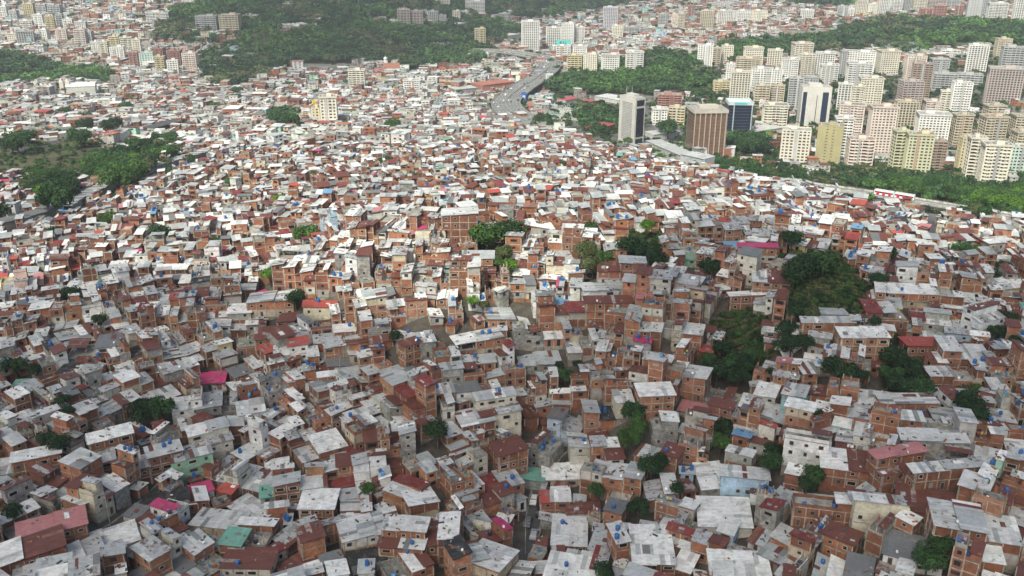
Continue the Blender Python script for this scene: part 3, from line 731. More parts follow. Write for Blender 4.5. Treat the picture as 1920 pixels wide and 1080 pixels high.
GR = {'mid': (0.075,0.15,0.04), 'dark': (0.036,0.075,0.03), 'bright': (0.13,0.26,0.04), 'olive': (0.115,0.14,0.06), 'deep': (0.052,0.11,0.038)}
CM = {(k, v): crown_mesh('crown_'+k, 2600, .068, 15, GR[k], .95, seed=i*7+v) for i, k in enumerate(GR) for v in (0, 1, 2)}
mb = MB(); mb.cyl(0, 0, .055, -.4, .3, 'bark', (0.12, 0.09, 0.07), 7, .032)
for a in (0.4, 2.3, 4.4): mb.beam((0, 0, .12), (.28*math.cos(a), .28*math.sin(a), .5), .035, .035, 'bark', (0.12, 0.09, 0.07))
TRUNK = mb.mesh('trunk')
n_trees = 0; TREE_POS = []
def tree(p, r, hue, label, group, tall=1.0):
    """p the ground point, r the crown radius in metres"""
    global n_trees
    h = max(r*.95*tall, 5.2 if r > 2 else 3.2)
    e = empty('tree', p, label, 'tree', group); v = random.randrange(3); TREE_POS.append((p.x, p.y, r))
    c = bpy.data.objects.new('crown', CM[hue, v]); COL.objects.link(c); c.parent = e; c.location = (0, 0, h); c.scale = (r, r, r*tall); c.rotation_euler.z = random.uniform(0, 6.28)
    t = bpy.data.objects.new('trunk', TRUNK); COL.objects.link(t); t.parent = e; t.scale = (r*1.2, r*1.2, h*1.2); t.location = (0, 0, h*.35); n_trees += 1
    j0, j1, i0, i1 = (int((p.y-r*.95-OY0)/OST), int((p.y+r*.45-OY0)/OST)+1, int((p.x-r*.6-OX0)/OST), int((p.x+r*.6-OX0)/OST)+1)
    if i0 >= 0 and j0 >= 0: OCC[j0:j1, i0:i1] = True
LM = []     # landmarks: (phrase, px, py)
TREES = [  # crown centre and radius in pixels, colour, where it stands
 (300,440,25,'dark','lone tree above the white roofs'),(577,438,24,'mid','round tree beside the red wall'),(912,440,30,'mid','big tree on the ridge'),(957,432,27,'dark','dark tree on the ridge'),(945,470,17,'olive',''),
 (958,490,15,'bright','bright green tree'),(938,487,12,'mid',''),(905,388,17,'deep','round tree behind the ridge'),(777,338,17,'olive',''),(725,305,13,'deep',''),(738,237,15,'mid',''),(522,224,20,'deep',''),(545,228,17,'deep',''),
 (322,330,13,'deep',''),(225,368,17,'dark',''),(105,368,36,'deep','huge tree by the station roofs'),(215,332,30,'mid',''),(250,318,24,'mid',''),(300,290,20,'mid',''),(322,285,18,'mid',''),(275,303,20,'deep',''),(195,305,20,'deep',''),(235,300,18,'deep',''),
 (268,768,26,'dark','wide dark tree'),(297,764,26,'deep','tree by the white house'),(112,832,21,'dark','tree among rusty roofs'),(88,822,17,'dark',''),(25,686,21,'dark','tree at the street corner'),(65,692,14,'dark',''),(133,552,18,'dark',''),(165,552,14,'dark','pair of dark trees'),
 (187,600,14,'dark','small dark tree'),(120,750,14,'dark',''),(552,547,17,'dark','tree between tall brick houses'),(820,802,25,'dark','tree beside the empty yard'),(1188,748,22,'deep','tall street tree'),(1182,805,20,'mid',''),(1196,778,18,'mid',''),
 (1222,872,24,'dark','tree below the stairs'),(1240,860,16,'dark',''),(1198,950,20,'dark','tree behind the white sheds'),(1268,915,15,'dark',''),(1118,918,15,'deep','small tree by the street'),(1105,430,16,'deep',''),(1100,468,20,'olive','palms on the ridge'),(1112,492,20,'olive',''),(1135,480,15,'mid',''),
 (1185,462,27,'dark','dark trees on the ridge'),(1218,472,24,'dark',''),(1235,485,17,'dark',''),(1330,497,20,'dark',''),(1485,450,21,'dark','round tree at the ridge end'),(1508,495,32,'dark','spreading tree on the knoll'),(1545,490,28,'deep',''),(1490,510,22,'dark',''),(1500,555,22,'dark',''),(1480,575,20,'dark',''),(1525,560,16,'olive',''),
 (1662,478,20,'deep','umbrella tree'),(1647,525,18,'dark','tree by the large white roof'),(1800,470,18,'deep','trees by the far street'),(1824,472,16,'deep',''),(1880,500,15,'dark',''),(1858,517,15,'dark',''),(1575,690,29,'dark','round tree below the white wall'),
 (1355,800,20,'dark','trees beside the stairs'),(1350,828,17,'mid',''),(1445,862,20,'deep',''),(1450,838,16,'dark',''),(1530,885,22,'deep','tree under the white roof'),(1512,905,18,'dark',''),(1680,672,27,'dark','trees in the gully'),(1705,695,27,'dark',''),(1690,722,25,'dark',''),(1668,700,22,'deep',''),
 (1820,755,28,'dark','tree at the gully edge'),(1835,780,20,'dark',''),(1742,1045,29,'deep','great tree at the bottom'),(1762,1015,22,'deep',''),(1130,1072,20,'dark','tree at the frame foot'),(25,960,19,'dark','tree by the long wall'),(740,592,12,'dark',''),(1060,657,15,'deep','tree by the orange wall'),(1085,655,10,'dark',''),
 (440,342,16,'mid',''),(462,330,12,'mid',''),(395,452,10,'mid',''),(407,452,9,'deep',''),(1213,425,13,'bright','bright shrub tree'),(1235,385,8,'mid',''),(1253,238,20,'deep',''),(1388,270,21,'deep',''),(1412,272,19,'deep',''),(1372,268,16,'deep',''),(1437,278,14,'dark',''),
 (1018,225,18,'deep',''),(1036,236,14,'deep',''),(440,185,12,'deep',''),(443,170,10,'deep',''),(405,197,10,'mid',''),(505,512,17,'bright','bright bush tree'),(785,456,9,'mid',''),(525,375,12,'bright',''),(203,410,18,'mid',''),(95,440,17,'dark',''),(1825,583,14,'dark',''),(1885,600,22,'dark','trees by the white house'),(1870,620,16,'dark',''),
 (1620,702,14,'dark',''),(1735,728,20,'deep',''),(1345,692,24,'dark','trees in the ravine'),(1372,672,24,'deep',''),(1400,655,20,'dark',''),(1358,628,20,'dark',''),(1415,625,16,'deep',''),(1385,700,20,'dark',''),(1330,660,16,'deep',''),(1490,600,22,'dark','tree under the knoll'),(1512,610,18,'dark',''),(1465,612,15,'dark',''),
 (690,915,13,'mid','small tree behind pale roof'),(1640,600,12,'dark',''),(1740,590,10,'dark',''),(1450,690,12,'dark',''),(885,550,11,'bright','bushes on the bare slope'),(905,545,10,'olive',''),(1005,238,12,'deep',''),(120,210,12,'deep',''),(160,220,12,'deep',''),(150,255,20,'deep',''),(160,235,16,'dark',''),(235,200,12,'mid',''),(245,185,11,'mid',''),(210,235,18,'dark',''),(80,160,10,'dark',''),(108,160,9,'dark',''),
 (30,262,24,'deep',''),(50,255,16,'deep',''),(20,265,20,'dark',''),(1050,655,9,'dark',''),(760,400,8,'mid',''),(720,360,8,'olive',''),(1245,330,9,'olive',''),(1052,312,12,'olive',''),(1540,775,12,'dark',''),(590,330,8,'mid',''),(500,325,9,'mid',''),(1810,610,10,'dark',''),(130,770,12,'dark',''),(1905,640,14,'dark',''),(275,200,9,'mid','')]
HUEW = {'mid': 'mid-green', 'dark': 'dark', 'bright': 'bright green', 'olive': 'olive', 'deep': 'deep green'}
SIZE = lambda r: 'small' if r < 14 else 'medium-sized' if r < 20 else 'large' if r < 27 else 'very large'
placed = []
for px, py, r, hue, nm in TREES:
    p = at(px, py); R_ = r/scale_at(p)*1.2
    for _ in range(3): p = plane_pt(px, py, g1(p.x, p.y)+max(R_*.95, 5.2 if R_ > 2 else 3.2)); 
    p.z = g1(p.x, p.y); R_ = r/scale_at(p)*1.2
    placed.append((px, py, r, hue, nm, p, R_))
    if nm: LM.append((nm, px, py))

# ------------------------------------------------------------------ houses read one by one from the photograph
HAND = [ # roof centre px, py, width m, depth m, bearing, storeys, walls, roof
 (928,988,7,5,35,3,'brick','magenta','magenta sheet roof'),(1068,996,9,12,-5,1,'brick','pale',''),(1010,1003,12,9,-5,2,'brick','white','white L-shaped roofs'),(1222,1022,10,14,-3,2,'brick','white','long ribbed white roof'),(1240,905,8,8,0,2,'brick','pale',''),
 (1332,892,7,12,0,1,'conc','white','narrow white roof'),(1357,962,13,13,-8,1,'plaster','white','square white roof'),(1396,886,12,6,-10,2,(0.4,0.55,0.68),'pale','pale blue house'),(1060,886,13,7,0,1,'brick','white','broken white roof'),(932,748,12,9,18,4,(0.6,0.56,0.45),'zinc','tall cream house'),
 (890,780,10,8,18,2,'brick','pale',''),(965,778,10,8,18,3,'brick','pale',''),(1063,780,10,8,-18,3,(0.42,0.5,0.58),'dark','blue-grey house'),(1035,815,11,9,22,2,'conc','pale',''),(1010,832,12,9,-30,2,'conc','terrace','stained grey terrace'),(762,912,9,9,-28,2,'brick','maroon','maroon roof'),(787,932,8,7,25,2,'brick','white',''),
 (668,940,8,9,10,2,'brick','pale',''),(692,985,15,9,20,2,'brick','pale','long pale roof'),(758,992,11,8,-8,3,'brick','pale',''),(820,986,11,9,0,3,'brick','white','white roof with blue tanks'),(760,1052,11,9,28,2,'brick','white',''),(698,1040,11,6,18,1,'plaster','black','black membrane roof'),(873,1022,9,7,25,4,'brick','black','black flat roof'),
 (920,1042,10,10,-28,3,'brick','pale',''),(992,888,9,6,-10,1,'conc','green','green awning roof'),(952,836,9,7,25,3,'brick','rust',''),(938,900,11,8,25,1,'brick','maroon',''),(1040,925,8,8,0,2,'brick','red','red stripe roof'),(1093,955,9,5,0,1,'conc','rust',''),(1100,1040,11,8,-15,2,'brick','maroon',''),(1078,1068,13,9,-15,2,'brick','white',''),
 (1688,852,13,7,12,3,'brick','pink','pink roof'),(1638,892,10,8,20,1,'plaster','red','red roof'),(1586,862,12,9,-15,2,'brick','white','white pentagonal roof'),(1768,866,18,7,8,2,'brick','pale','long brick row'),(1705,907,13,9,-15,1,'conc','pale',''),(1737,940,13,10,-20,1,'brick','rust','ribbed rusty roof'),(1790,930,12,6,12,1,'brick','pale',''),
 (1650,927,12,9,-12,3,(0.58,0.54,0.44),'white','cream house'),(1545,935,15,10,-12,2,'brick','terrace','broad stained terrace'),(1700,747,15,6,-3,2,'brick','pale',''),(1515,812,11,9,-20,3,(0.7,0.7,0.68),'terrace','white balcony house'),(1568,828,9,8,-25,2,'brick','pale',''),(1752,826,15,9,-12,2,'conc','pale',''),(1815,820,13,7,-8,2,(0.35,0.05,0.06),'pale','maroon-fronted house'),
 (1880,848,14,7,-30,2,'brick','pale','long roof by the gully'),(1304,765,9,6,-25,1,'brick','pink','small pink roof'),(1828,968,18,9,-15,3,'brick','pale','wide mottled roof'),(1714,1030,12,9,-25,1,'plaster','dark',''),(1582,1060,12,9,-25,2,'plaster','dark','slate grey roof'),(1385,1058,13,8,-5,2,'brick','white','kite-shaped white roof'),(1840,1033,8,7,-15,2,'brick','white',''),
 (203,807,11,9,30,3,'brick','white','white hip roof'),(220,847,11,8,25,2,'brick','pale',''),(285,846,15,7,28,3,'brick','pale','long brick block'),(355,846,11,8,28,3,(0.3,0.5,0.36),'zinc','mint green house'),(392,808,11,8,30,3,(0.6,0.57,0.48),'white',''),(318,800,9,7,28,2,'brick','maroon',''),(430,794,8,6,20,2,'brick','red','small red roof'),
 (350,742,9,7,15,3,(0.7,0.7,0.68),'terrace','white house'),(406,748,12,9,15,2,'conc','zinc',''),(470,765,8,7,20,2,'plaster','pale',''),(372,917,7,5,30,1,'plaster','magenta','small magenta roof'),(356,932,9,7,25,1,'brick','white',''),(312,934,11,7,25,1,'conc','black','black tarpaulin roof'),(55,1027,15,9,30,2,'brick','white','slanted white roof'),
 (42,972,11,9,-40,2,'brick','pale',''),(98,985,15,7,28,2,'brick','pink','faded pink roof'),(142,1040,12,8,35,1,'plaster','white',''),(205,1012,13,9,30,1,'plaster','white','great white shed roof'),(415,1003,13,6,-8,2,'brick','green','turquoise tarpaulin'),(412,974,13,8,-10,1,'brick','pale',''),(476,990,9,9,-5,2,'brick','white',''),(598,937,9,8,0,2,'brick','white','small square white roof'),
 (170,947,9,9,25,3,'conc','rust','brown ribbed roof'),(598,830,13,9,30,2,'brick','white','white notched roof'),(68,850,12,7,25,2,'brick','white',''),(22,872,14,8,15,1,'plaster','pale',''),(62,717,11,4,5,1,'plaster','green','turquoise roof'),(468,1047,12,8,0,2,'brick','rust','striped rusty roof'),
 (545,642,11,6,12,3,(0.68,0.67,0.64),'red','bright red roof'),(395,710,9,6,8,1,'conc','magenta','pink-red patch roof'),(244,475,8,5,15,2,'brick','magenta','crimson roof'),(320,504,11,8,5,3,'brick','white','flat white canopy roof'),(155,535,10,7,8,2,'brick','white',''),(510,558,16,9,5,2,'brick','pale','broad sheet roof'),(462,578,12,7,8,2,'brick','white',''),
 (600,571,11,6,8,2,(0.6,0.55,0.42),'red','cherry red roof'),(480,627,13,9,15,2,'brick','rust','broad rusty roof'),(552,483,8,8,0,2,(0.45,0.07,0.05),'terrace','red-walled house'),(215,424,14,6,5,2,'brick','white',''),(506,412,18,7,0,2,'plaster','pale',''),(498,378,7,5,0,2,(0.3,0.42,0.55),'red',''),(150,696,13,9,0,1,'plaster','black','black roof'),(182,642,17,8,12,2,(0.7,0.72,0.72),'dark','long white house'),
 (862,397,13,9,2,5,'brick','pale','tallest brick house'),(808,430,11,6,0,3,(0.6,0.55,0.45),'red',''),(1045,482,10,8,10,1,'brick','white','white roof on the ridge'),(1130,538,14,7,8,2,(0.72,0.73,0.73),'pale','white-fronted house'),(1140,562,15,5,3,3,'brick','rust',''),(950,588,14,9,12,4,'brick','zinc','big patched brick house'),(895,478,11,6,0,2,'brick','zinc',''),(1165,487,16,7,-3,3,'brick','zinc',''),
 (1010,674,13,8,8,2,'conc','zinc','grey porch house'),(885,632,18,7,20,3,'brick','pale','long house with tarpaulins'),(776,628,12,8,10,1,'conc','pale',''),(1420,461,13,5,-10,3,'brick','magenta','dark pink roof'),(1603,403,9,6,0,2,(0.55,0.2,0.25),'magenta',''),(1775,512,10,6,-25,2,'brick','magenta','rose red roof'),(1828,433,9,6,0,2,(0.6,0.3,0.35),'pink',''),
 (1706,541,16,8,-5,2,'brick','white','large white roof'),(1446,521,12,8,-12,2,'brick','pale',''),(1405,548,14,7,0,2,'brick','white','white roof under the knoll'),(1658,576,13,9,-5,2,'brick','maroon','dark red roof'),(1617,625,14,6,-2,3,'brick','white','white-roofed brick block'),(1466,625,10,6,-12,2,'brick','pale','blue-grey roof'),(1740,642,15,6,2,2,'brick','red','half-red roof'),
 (1806,646,14,8,-5,3,'brick','pale',''),(1848,576,10,8,25,4,(0.7,0.72,0.73),'pale','tall white house'),(1742,697,13,5,0,2,'brick','pale',''),(1880,436,13,6,-3,3,'brick','white',''),(1662,458,13,6,-5,2,'brick','white',''),(1550,600,16,5,0,2,'brick','zinc','house under the terrace'),(1545,585,13,5,0,1,(0.5,0.5,0.5),'zinc',''),
 (1245,795,7,6,0,2,'conc','terrace',''),(1228,730,10,7,5,3,'brick','white','white roof by street tree')]
HH = []
for cx, cy, w, d, ang, ns, wall, rf, nm in HAND:
    p = at(cx, cy+ns*10)
    for _ in range(6): p = plane_pt(cx, cy, g1(p.x, p.y)+ns*2.5)
    a = R(ang); ca, sa = math.cos(a), math.sin(a); w *= .93; d *= .93
    q = front_first([(p.x+ca*u*w/2-sa*v*d/2, p.y+sa*u*w/2+ca*v*d/2) for u, v in ((-1,-1),(1,-1),(1,1),(-1,1))])
    if occupied(q) > .5: print('hand house overlaps', cx, cy, nm); continue
    occupy(q, .25)
    HH.append((q, ns, wall, rf, nm, cx, cy, p))
    if nm: LM.append((nm, cx, cy))
def landmark(px, py, skip=()):
    """the two landmarks this place lies between"""
    c = sorted(((x-px)**2+((y-py)*1.3)**2, nm, x, y) for nm, x, y in LM if nm not in skip and (x-px)**2+(y-py)**2 > 60)
    if not c: return '', ''
    d0, n0, x0, y0 = c[0]; best = None
    for d1, n1, x1, y1 in c[1:14]:
        ca = ((x0-px)*(x1-px)+(y0-py)*(y1-py))/math.sqrt(((x0-px)**2+(y0-py)**2)*((x1-px)**2+(y1-py)**2)+1)
        s_ = d1*(1.6+ca)
        if n1 != n0 and (best is None or s_ < best[0]): best = (s_, n1)
    return n0, best[1]
USED = set()
def unique(cands):
    """the first wording not taken yet; failing that the shortest, told apart at the end by where each really stands"""
    cands = [' '.join(c.split()) for c in cands]
    for c in cands:
        if len(c.split()) <= 16 and c not in USED: USED.add(c); return c
    base = min(cands, key=lambda c: len(c.split())); ws = base.split()
    for w in ('the', 'a'):
        while len(ws) > 13 and w in ws: ws.remove(w)
    return ' '.join(ws[:13])
def tell_apart():
    byl = {}
    for o in bpy.data.objects:
        if o.parent is None and o.get('label'): byl.setdefault(o['label'], []).append(o)
    taken = set(byl)
    for l, os_ in byl.items():
        if len(os_) < 2: continue
        os_.sort(key=lambda o: -float(project(o.location.x, o.location.y, o.location.z)[1])); ws = l.split()
        while len(ws) > 13 and 'the' in ws: ws.remove('the')
        for k, o in enumerate(os_): o['label'] = ' '.join(ws[:13]) + f", {ORD[k] if k < 14 else k+1} from below"
def around(px, py, own=''):
    """wordings of a place by the landmarks round it, nearest first"""
    a_, b_ = landmark(px, py, (own,)); near_ = [nm for _, nm in sorted((((x-px)**2+((y-py)*1.3)**2), nm) for nm, x, y in LM if nm != own)][:5]
    out = [f"between the {a_} and the {b_}"]
    for k in range(1, 4): out.append(f"by the {near_[0]}, next to the {near_[k]}")
    return out
for px, py, r, hue, nm, p, R_ in placed:
    a_, b_ = landmark(px, py, (nm,))
    base = f"{SIZE(r)} {HUEW[hue]} tree"
    first = f"{base} with a leafy rounded crown, the {nm}" if False else f"{base} between the {a_} and the {b_}"
    tree(p, R_, hue, unique([first, *[f"{base} {w}" for w in around(px, py, nm)], f"{base} near the {a_}"]), 'trees standing among the hillside houses', 1.0)

# ------------------------------------------------------------------ fill the hillside with houses
lots, C = patches(150, 640, 32, (3.6, 6.7), (3.2, 6.7), .38)
Zc = gz(C[:, 0], C[:, 1]); PX, PY, PD = project(C[:, 0], C[:, 1], Zc)
ok = free_of(PX, PY, WOOD, SCRUB, OPEN) & (PX > -420) & (PX < 2340) & (PY < 1300) & (PY > 285)
near = []
for i in np.nonzero(ok)[0]:
    q = front_first(lots[i])
    if occupied(q) > 0.22: continue
    occupy(q)
    zs = gz([p[0] for p in q], [p[1] for p in q])
    near.append([q, float(zs.mean())+.2, float(zs.min())-1.2, PX[i], PY[i], PD[i], C[i]])
for k_ in range(34000):   # smaller houses and shacks in what is left over
    t = random.random(); Y = 165+t*t*420; X = random.uniform(-.62, .62)*Y; big = k_ < 12000
    a = bearing(X, Y)+R(random.gauss(0, 15)); w, h = (random.uniform(3.4, 5.6), random.uniform(3.2, 5.6)) if big else (random.uniform(2.2, 3.8), random.uniform(2.0, 3.4)); ca, sa = math.cos(a), math.sin(a)
    i_, j_ = int((X-OX0)/OST), int((Y-OY0)/OST)
    if OCC[j_, i_]: continue
    q = [(X+ca*u*w/2-sa*v*h/2, Y+sa*u*w/2+ca*v*h/2) for u, v in ((-1,-1),(1,-1),(1,1),(-1,1))]
    if occupied(q) > (0.12 if big else 0.08): continue
    z = g1(X, Y); px, py, pd = (float(t_) for t_ in project(X, Y, z))
    if px < -420 or px > 2340 or py > 1300 or py < 285 or not free_of(np.array([px]), np.array([py]), WOOD, SCRUB, OPEN)[0]: continue
    occupy(q); q = front_first(q); zs = gz([p[0] for p in q], [p[1] for p in q])
    near.append([q, float(zs.mean())+.2, float(zs.min())-1.2, px, py, pd, (X, Y)]+([] if big else [1]))
print('near houses', len(near))

WN = {'brick': 'brick', 'conc': 'grey concrete', 'plaster': 'plastered'}
def wname(w):
    if not isinstance(w, tuple): return WN[w]
    c = min(((.7,.7,.68,'white'),(.58,.54,.44,'cream'),(.3,.5,.36,'mint green'),(.4,.55,.68,'pale blue'),(.35,.05,.06,'maroon'),(.45,.07,.05,'red'),(.42,.5,.58,'blue-grey'),(.55,.2,.25,'pink'),(.45,.43,.39,'grey'),(.62,.5,.24,'ochre'),(.6,.42,.36,'salmon'),(.3,.5,.5,'turquoise')), key=lambda t: sum((t[k]-w[k])**2 for k in range(3)))
    return c[3]
RN = {'pale': 'pale grey roof', 'zinc': 'patched zinc roof', 'white': 'white roof', 'rust': 'rusty roof', 'red': 'red roof', 'magenta': 'magenta roof', 'pink': 'pink roof', 'maroon': 'maroon roof', 'blue': 'blue roof', 'green': 'turquoise roof', 'black': 'black roof', 'dark': 'slate grey roof', 'terrace': 'flat concrete roof', 'orange': 'orange roof'}
NUM = ['', 'one', 'two', 'three', 'four', 'five']
cand = []
for q, ns, wall, rf, nm, cx, cy, p in HH:
    zs = gz([t[0] for t in q], [t[1] for t in q]); m_ = lerp(q[0], q[2], .5); _, _, pd = project(m_[0], m_[1], p.z)
    cand.append(dict(q=q, zg=p.z-ns*2.5, zl=float(zs.min())-1.2, px=cx, py=cy, pd=float(pd), ns=ns, wall=wall, rf=rf, hand=nm or '-', rank=1e9))
for h in near:
    q, zg, zl, px, py, pd, c = h[:7]; shack = len(h) > 7
    ns = 1 if shack else random.choices([1, 2, 3, 4], [22, 44, 28, 6] if py < 620 else [38, 44, 16, 2])[0]
    wall = random.choices(['brick', 'plaster', 'conc'], [74, 17, 9])[0]
    if wall == 'plaster': wall = jit(pick(PLAST, PLW), .05)
    rf = roof_kind(py < 480) if not shack else pick(['zinc', 'rust', 'pale', 'terrace', 'zinc', 'rust'])
    if shack and rf == 'terrace': ns = 1
    vis = 8 < px < 1912 and 300 < py < 1085
    cand.append(dict(q=q, zg=zg, zl=zl, px=px, py=py, pd=pd, ns=ns, wall=wall, rf=rf, hand='', rank=(dist(q[0], q[1])*dist(q[1], q[2])*(1+.4*ns)*(F/pd)**2) if vis else 0))
cand.sort(key=lambda d: -d['rank'])
def pane_mesh(kind, dark):
    mb = MB(); fc = pick([(0.5,0.48,0.44),(0.62,0.62,0.6),(0.2,0.16,0.13),(0.4,0.33,0.27)]) if kind == 'window' else (0.3,0.28,0.26)
    for x0, x1, z0, z1 in ((-.5,-.4,-.5,.5),(.4,.5,-.5,.5),(-.4,.4,.41,.5),(-.4,.4,-.5,-.41)): mb.prism([(x0, -.05), (x1, -.05), (x1, .05), (x0, .05)], z0, z1, 'plaster', fc, bottom=True)
    mb.prism([(-.4, -.02), (.4, -.02), (.4, .03), (-.4, .03)], -.41, .41, 'glass' if kind == 'window' else 'paint', dark); return mb.mesh(kind)
PM = {'window': [pane_mesh('window', c) for c in ((0.02,0.022,0.026),(0.02,0.02,0.02),(0.04,0.05,0.06),(0.35,0.36,0.36))], 'door': [pane_mesh('door', c) for c in ((0.1,0.06,0.04),(0.05,0.05,0.05),(0.25,0.25,0.26))]}
mb = MB(); mb.cyl(0, 0, .56, 0, 1.05, 'plastic', (0.03, 0.12, 0.34), 14, .6); mb.cyl(0, 0, .6, 1.05, 1.3, 'plastic', (0.03, 0.12, 0.34), 14, .3); TANK_B = mb.mesh('tank_body')
mb = MB(); mb.cyl(0, 0, .27, 1.3, 1.4, 'plastic', (0.03, 0.17, 0.5), 12, .25); TANK_L = mb.mesh('tank_lid')
TANK_M = {'blue': TANK_B}
for nm_, c_ in (('black', (0.03,0.03,0.035)), ('pale blue', (0.12,0.32,0.5)), ('grey', (0.4,0.42,0.42))):
    mb = MB(); mb.cyl(0, 0, .56, 0, 1.05, 'plastic', c_, 14, .6); mb.cyl(0, 0, .6, 1.05, 1.3, 'plastic', c_, 14, .3); TANK_M[nm_] = mb.mesh('tank_body')
mb = MB(); mb.cyl(0, 0, .06, 0, .5, 'paint', (0.3,0.3,0.3), 6); DISH_P = mb.mesh('dish_mast')
mb = MB(); mb.cyl(0, 0, .1, 0, .16, 'paint', (0.72,0.72,0.72), 12, .36); DISH = mb.mesh('dish_bowl')
n_tank = n_dish = 0; TANKS_MASS = MB()
def put_extras(ex, short, indiv, many, own_):
    """water tanks and dishes on the roof; each stands there as a thing of its own"""
    global n_tank, n_dish; art = 'the' if own_ else 'a'
    for k, (cur, z) in enumerate(ex):
        n_ = random.choices([0, 1, 2, 3], [74, 17, 7, 2])[0] if not many else 3
        for i in range(n_):
            u = random.uniform(.12, .88); v = random.uniform(.15, .85); p = bil(cur, u, v)
            cn_ = random.choices(['blue', 'pale blue', 'black', 'grey'], [78, 8, 8, 6])[0]
            s_ = random.uniform(.72, 1.0)
            if indiv and n_tank < 290:
                tx, ty, _ = (float(t_) for t_ in project(p[0], p[1], z)); big_ = 'larger' if s_ > .9 else 'small' if s_ < .78 else ''
                lab = unique(([f"{cn_} water tank on the {short}"] if own_ else []) + [f"{cn_} water tank on {art} {short} {w}" for w in around(tx, ty)[:2]] + [f"{big_} {cn_} tank on {art} {short} {w}" for w in around(tx, ty)] + [f"{cn_} tank on {art} {short} by the {around(tx, ty)[1].split(',')[0][7:]}"])
                e = empty('water_tank', (p[0], p[1], z), lab, 'water tank', 'plastic water tanks on the roofs'); e.scale = (s_, s_, s_)
                for nm_, me in (('barrel', TANK_M[cn_]), ('lid', TANK_L)): o = bpy.data.objects.new(nm_, me); COL.objects.link(o); o.parent = e
                n_tank += 1
            else: TANKS_MASS.cyl(p[0], p[1], .58, z, z+1.25, 'plastic', (0.03, 0.12, 0.34), 8, .45)
        if indiv and n_dish < 110 and random.random() < .3:
            p = bil(cur, random.uniform(.1, .9), random.uniform(.03, .2))
            e = empty('satellite_dish', (p[0], p[1], z), unique(([f"white satellite dish on the {short}"] if own_ else []) + [f"white {k9}dish on {art} {short} {w}" for k9 in ('satellite ', '') for w in around(*[float(t_) for t_ in project(p[0], p[1], z)[:2]])] + [f"white dish on {art} {short} by the {around(*[float(t_) for t_ in project(p[0], p[1], z)[:2]])[1].split(',')[0][7:]}"]), 'satellite dish', 'satellite dishes on the roofs')
            o = bpy.data.objects.new('mast', DISH_P); COL.objects.link(o); o.parent = e
            o = bpy.data.objects.new('bowl', DISH); COL.objects.link(o); o.parent = e; o.location = (0, 0, .5); o.rotation_euler = (R(50), 0, random.uniform(-1, 1)); n_dish += 1
mass = MB(); nb_ = npl_ = 0; mass_h = []
for d in cand:
    brick = d['wall'] == 'brick'; lod = 0 if d['pd'] < 330 else 1; WINDOW_SPOTS = None
    ind = d['rank'] > 0 and ((brick and nb_ < 298) or (not brick and npl_ < 200))
    if not ind:
        ex = []; house(mass, d['q'], d['zg'], d['zl'], d['ns'], d['wall'], d['rf'], lod, extras=ex)
        if random.random() < .5: put_extras(ex, '', False, False, 0)
        continue
    if brick: nb_ += 1
    else: npl_ += 1
    w = dist(d['q'][0], d['q'][1]); dp = dist(d['q'][1], d['q'][2]); wn = wname(d['wall']); st = NUM[d['ns']]+'-storey'
    own = d['hand'] if d['hand'] not in ('', '-') else ''
    la, lb = landmark(d['px'], d['py'], (own,)); ex = []; WINDOW_SPOTS = []
    mw, mcl, mrs = MB(), MB(), []; house(mw, d['q'], d['zg'], d['zl'], d['ns'], d['wall'], d['rf'], 0, extras=ex, mr=lambda: (mrs.append(MB()), mrs[-1])[1], mc=mcl)
    shp = 'wide' if w > dp*1.25 else 'deep' if dp > w*1.3 else 'squarish'
    kindw = 'house' if w*dp > 26 else 'shack'
    rn = RN[d['rf']]
    if own: lab = unique([f"{st} {wn} {kindw} with {'an' if own[0] in 'aeiou' else 'a'} {rn} beside the {la}" if 'house' in own else f"{st} {wn} {kindw} under a {own} beside the {la}"])
    else: lab = unique([f"{wn} {kindw} with {rn} between the {la} and the {lb}", f"{st} {wn} {kindw}, {rn}, between the {la} and the {lb}", *[f"{st} {wn} {kindw}, {rn}, {w}" for w in around(d['px'], d['py'], own)], *[f"{shp} {wn} {kindw}, {rn}, {w}" for w in around(d['px'], d['py'], own)],
                        f"{st} {wn} {kindw}, {rn}, {shp}, next to the {la}"])
    m_ = lerp(d['q'][0], d['q'][2], .5); org = (m_[0], m_[1], d['zg'])
    e = empty('brick_house' if brick else 'plastered_house' if d['wall'] != 'conc' else 'concrete_house', org, lab, 'brick house' if brick else 'plastered house' if d['wall'] != 'conc' else 'concrete house', 'houses crowding the hillside')
    mw.build('wall', e, org)
    for mr in mrs: mr.build('roof', e, org)
    if mcl.v: mcl.build('rooftop_clutter', e, org)['kind'] = 'stuff'
    for x, y, z, a, ww, hh, kd in WINDOW_SPOTS:
        o = bpy.data.objects.new(kd, pick(PM[kd], [5, 5, 3, 1.3] if kd == 'window' else None)); COL.objects.link(o); o.parent = e; o.location = (x-org[0], y-org[1], z-org[2]); o.rotation_euler.z = a; o.scale = (ww, 1, hh)
    put_extras(ex, own or rn, True, 'blue tanks' in own or 'terrace' in own, bool(own))
WINDOW_SPOTS = None
mass.build('hillside_houses')['kind'] = 'stuff'
if TANKS_MASS.v: TANKS_MASS.build('roof_water_tanks')['kind'] = 'stuff'
print('brick', nb_, 'plaster', npl_, 'tanks', n_tank, 'dishes', n_dish)

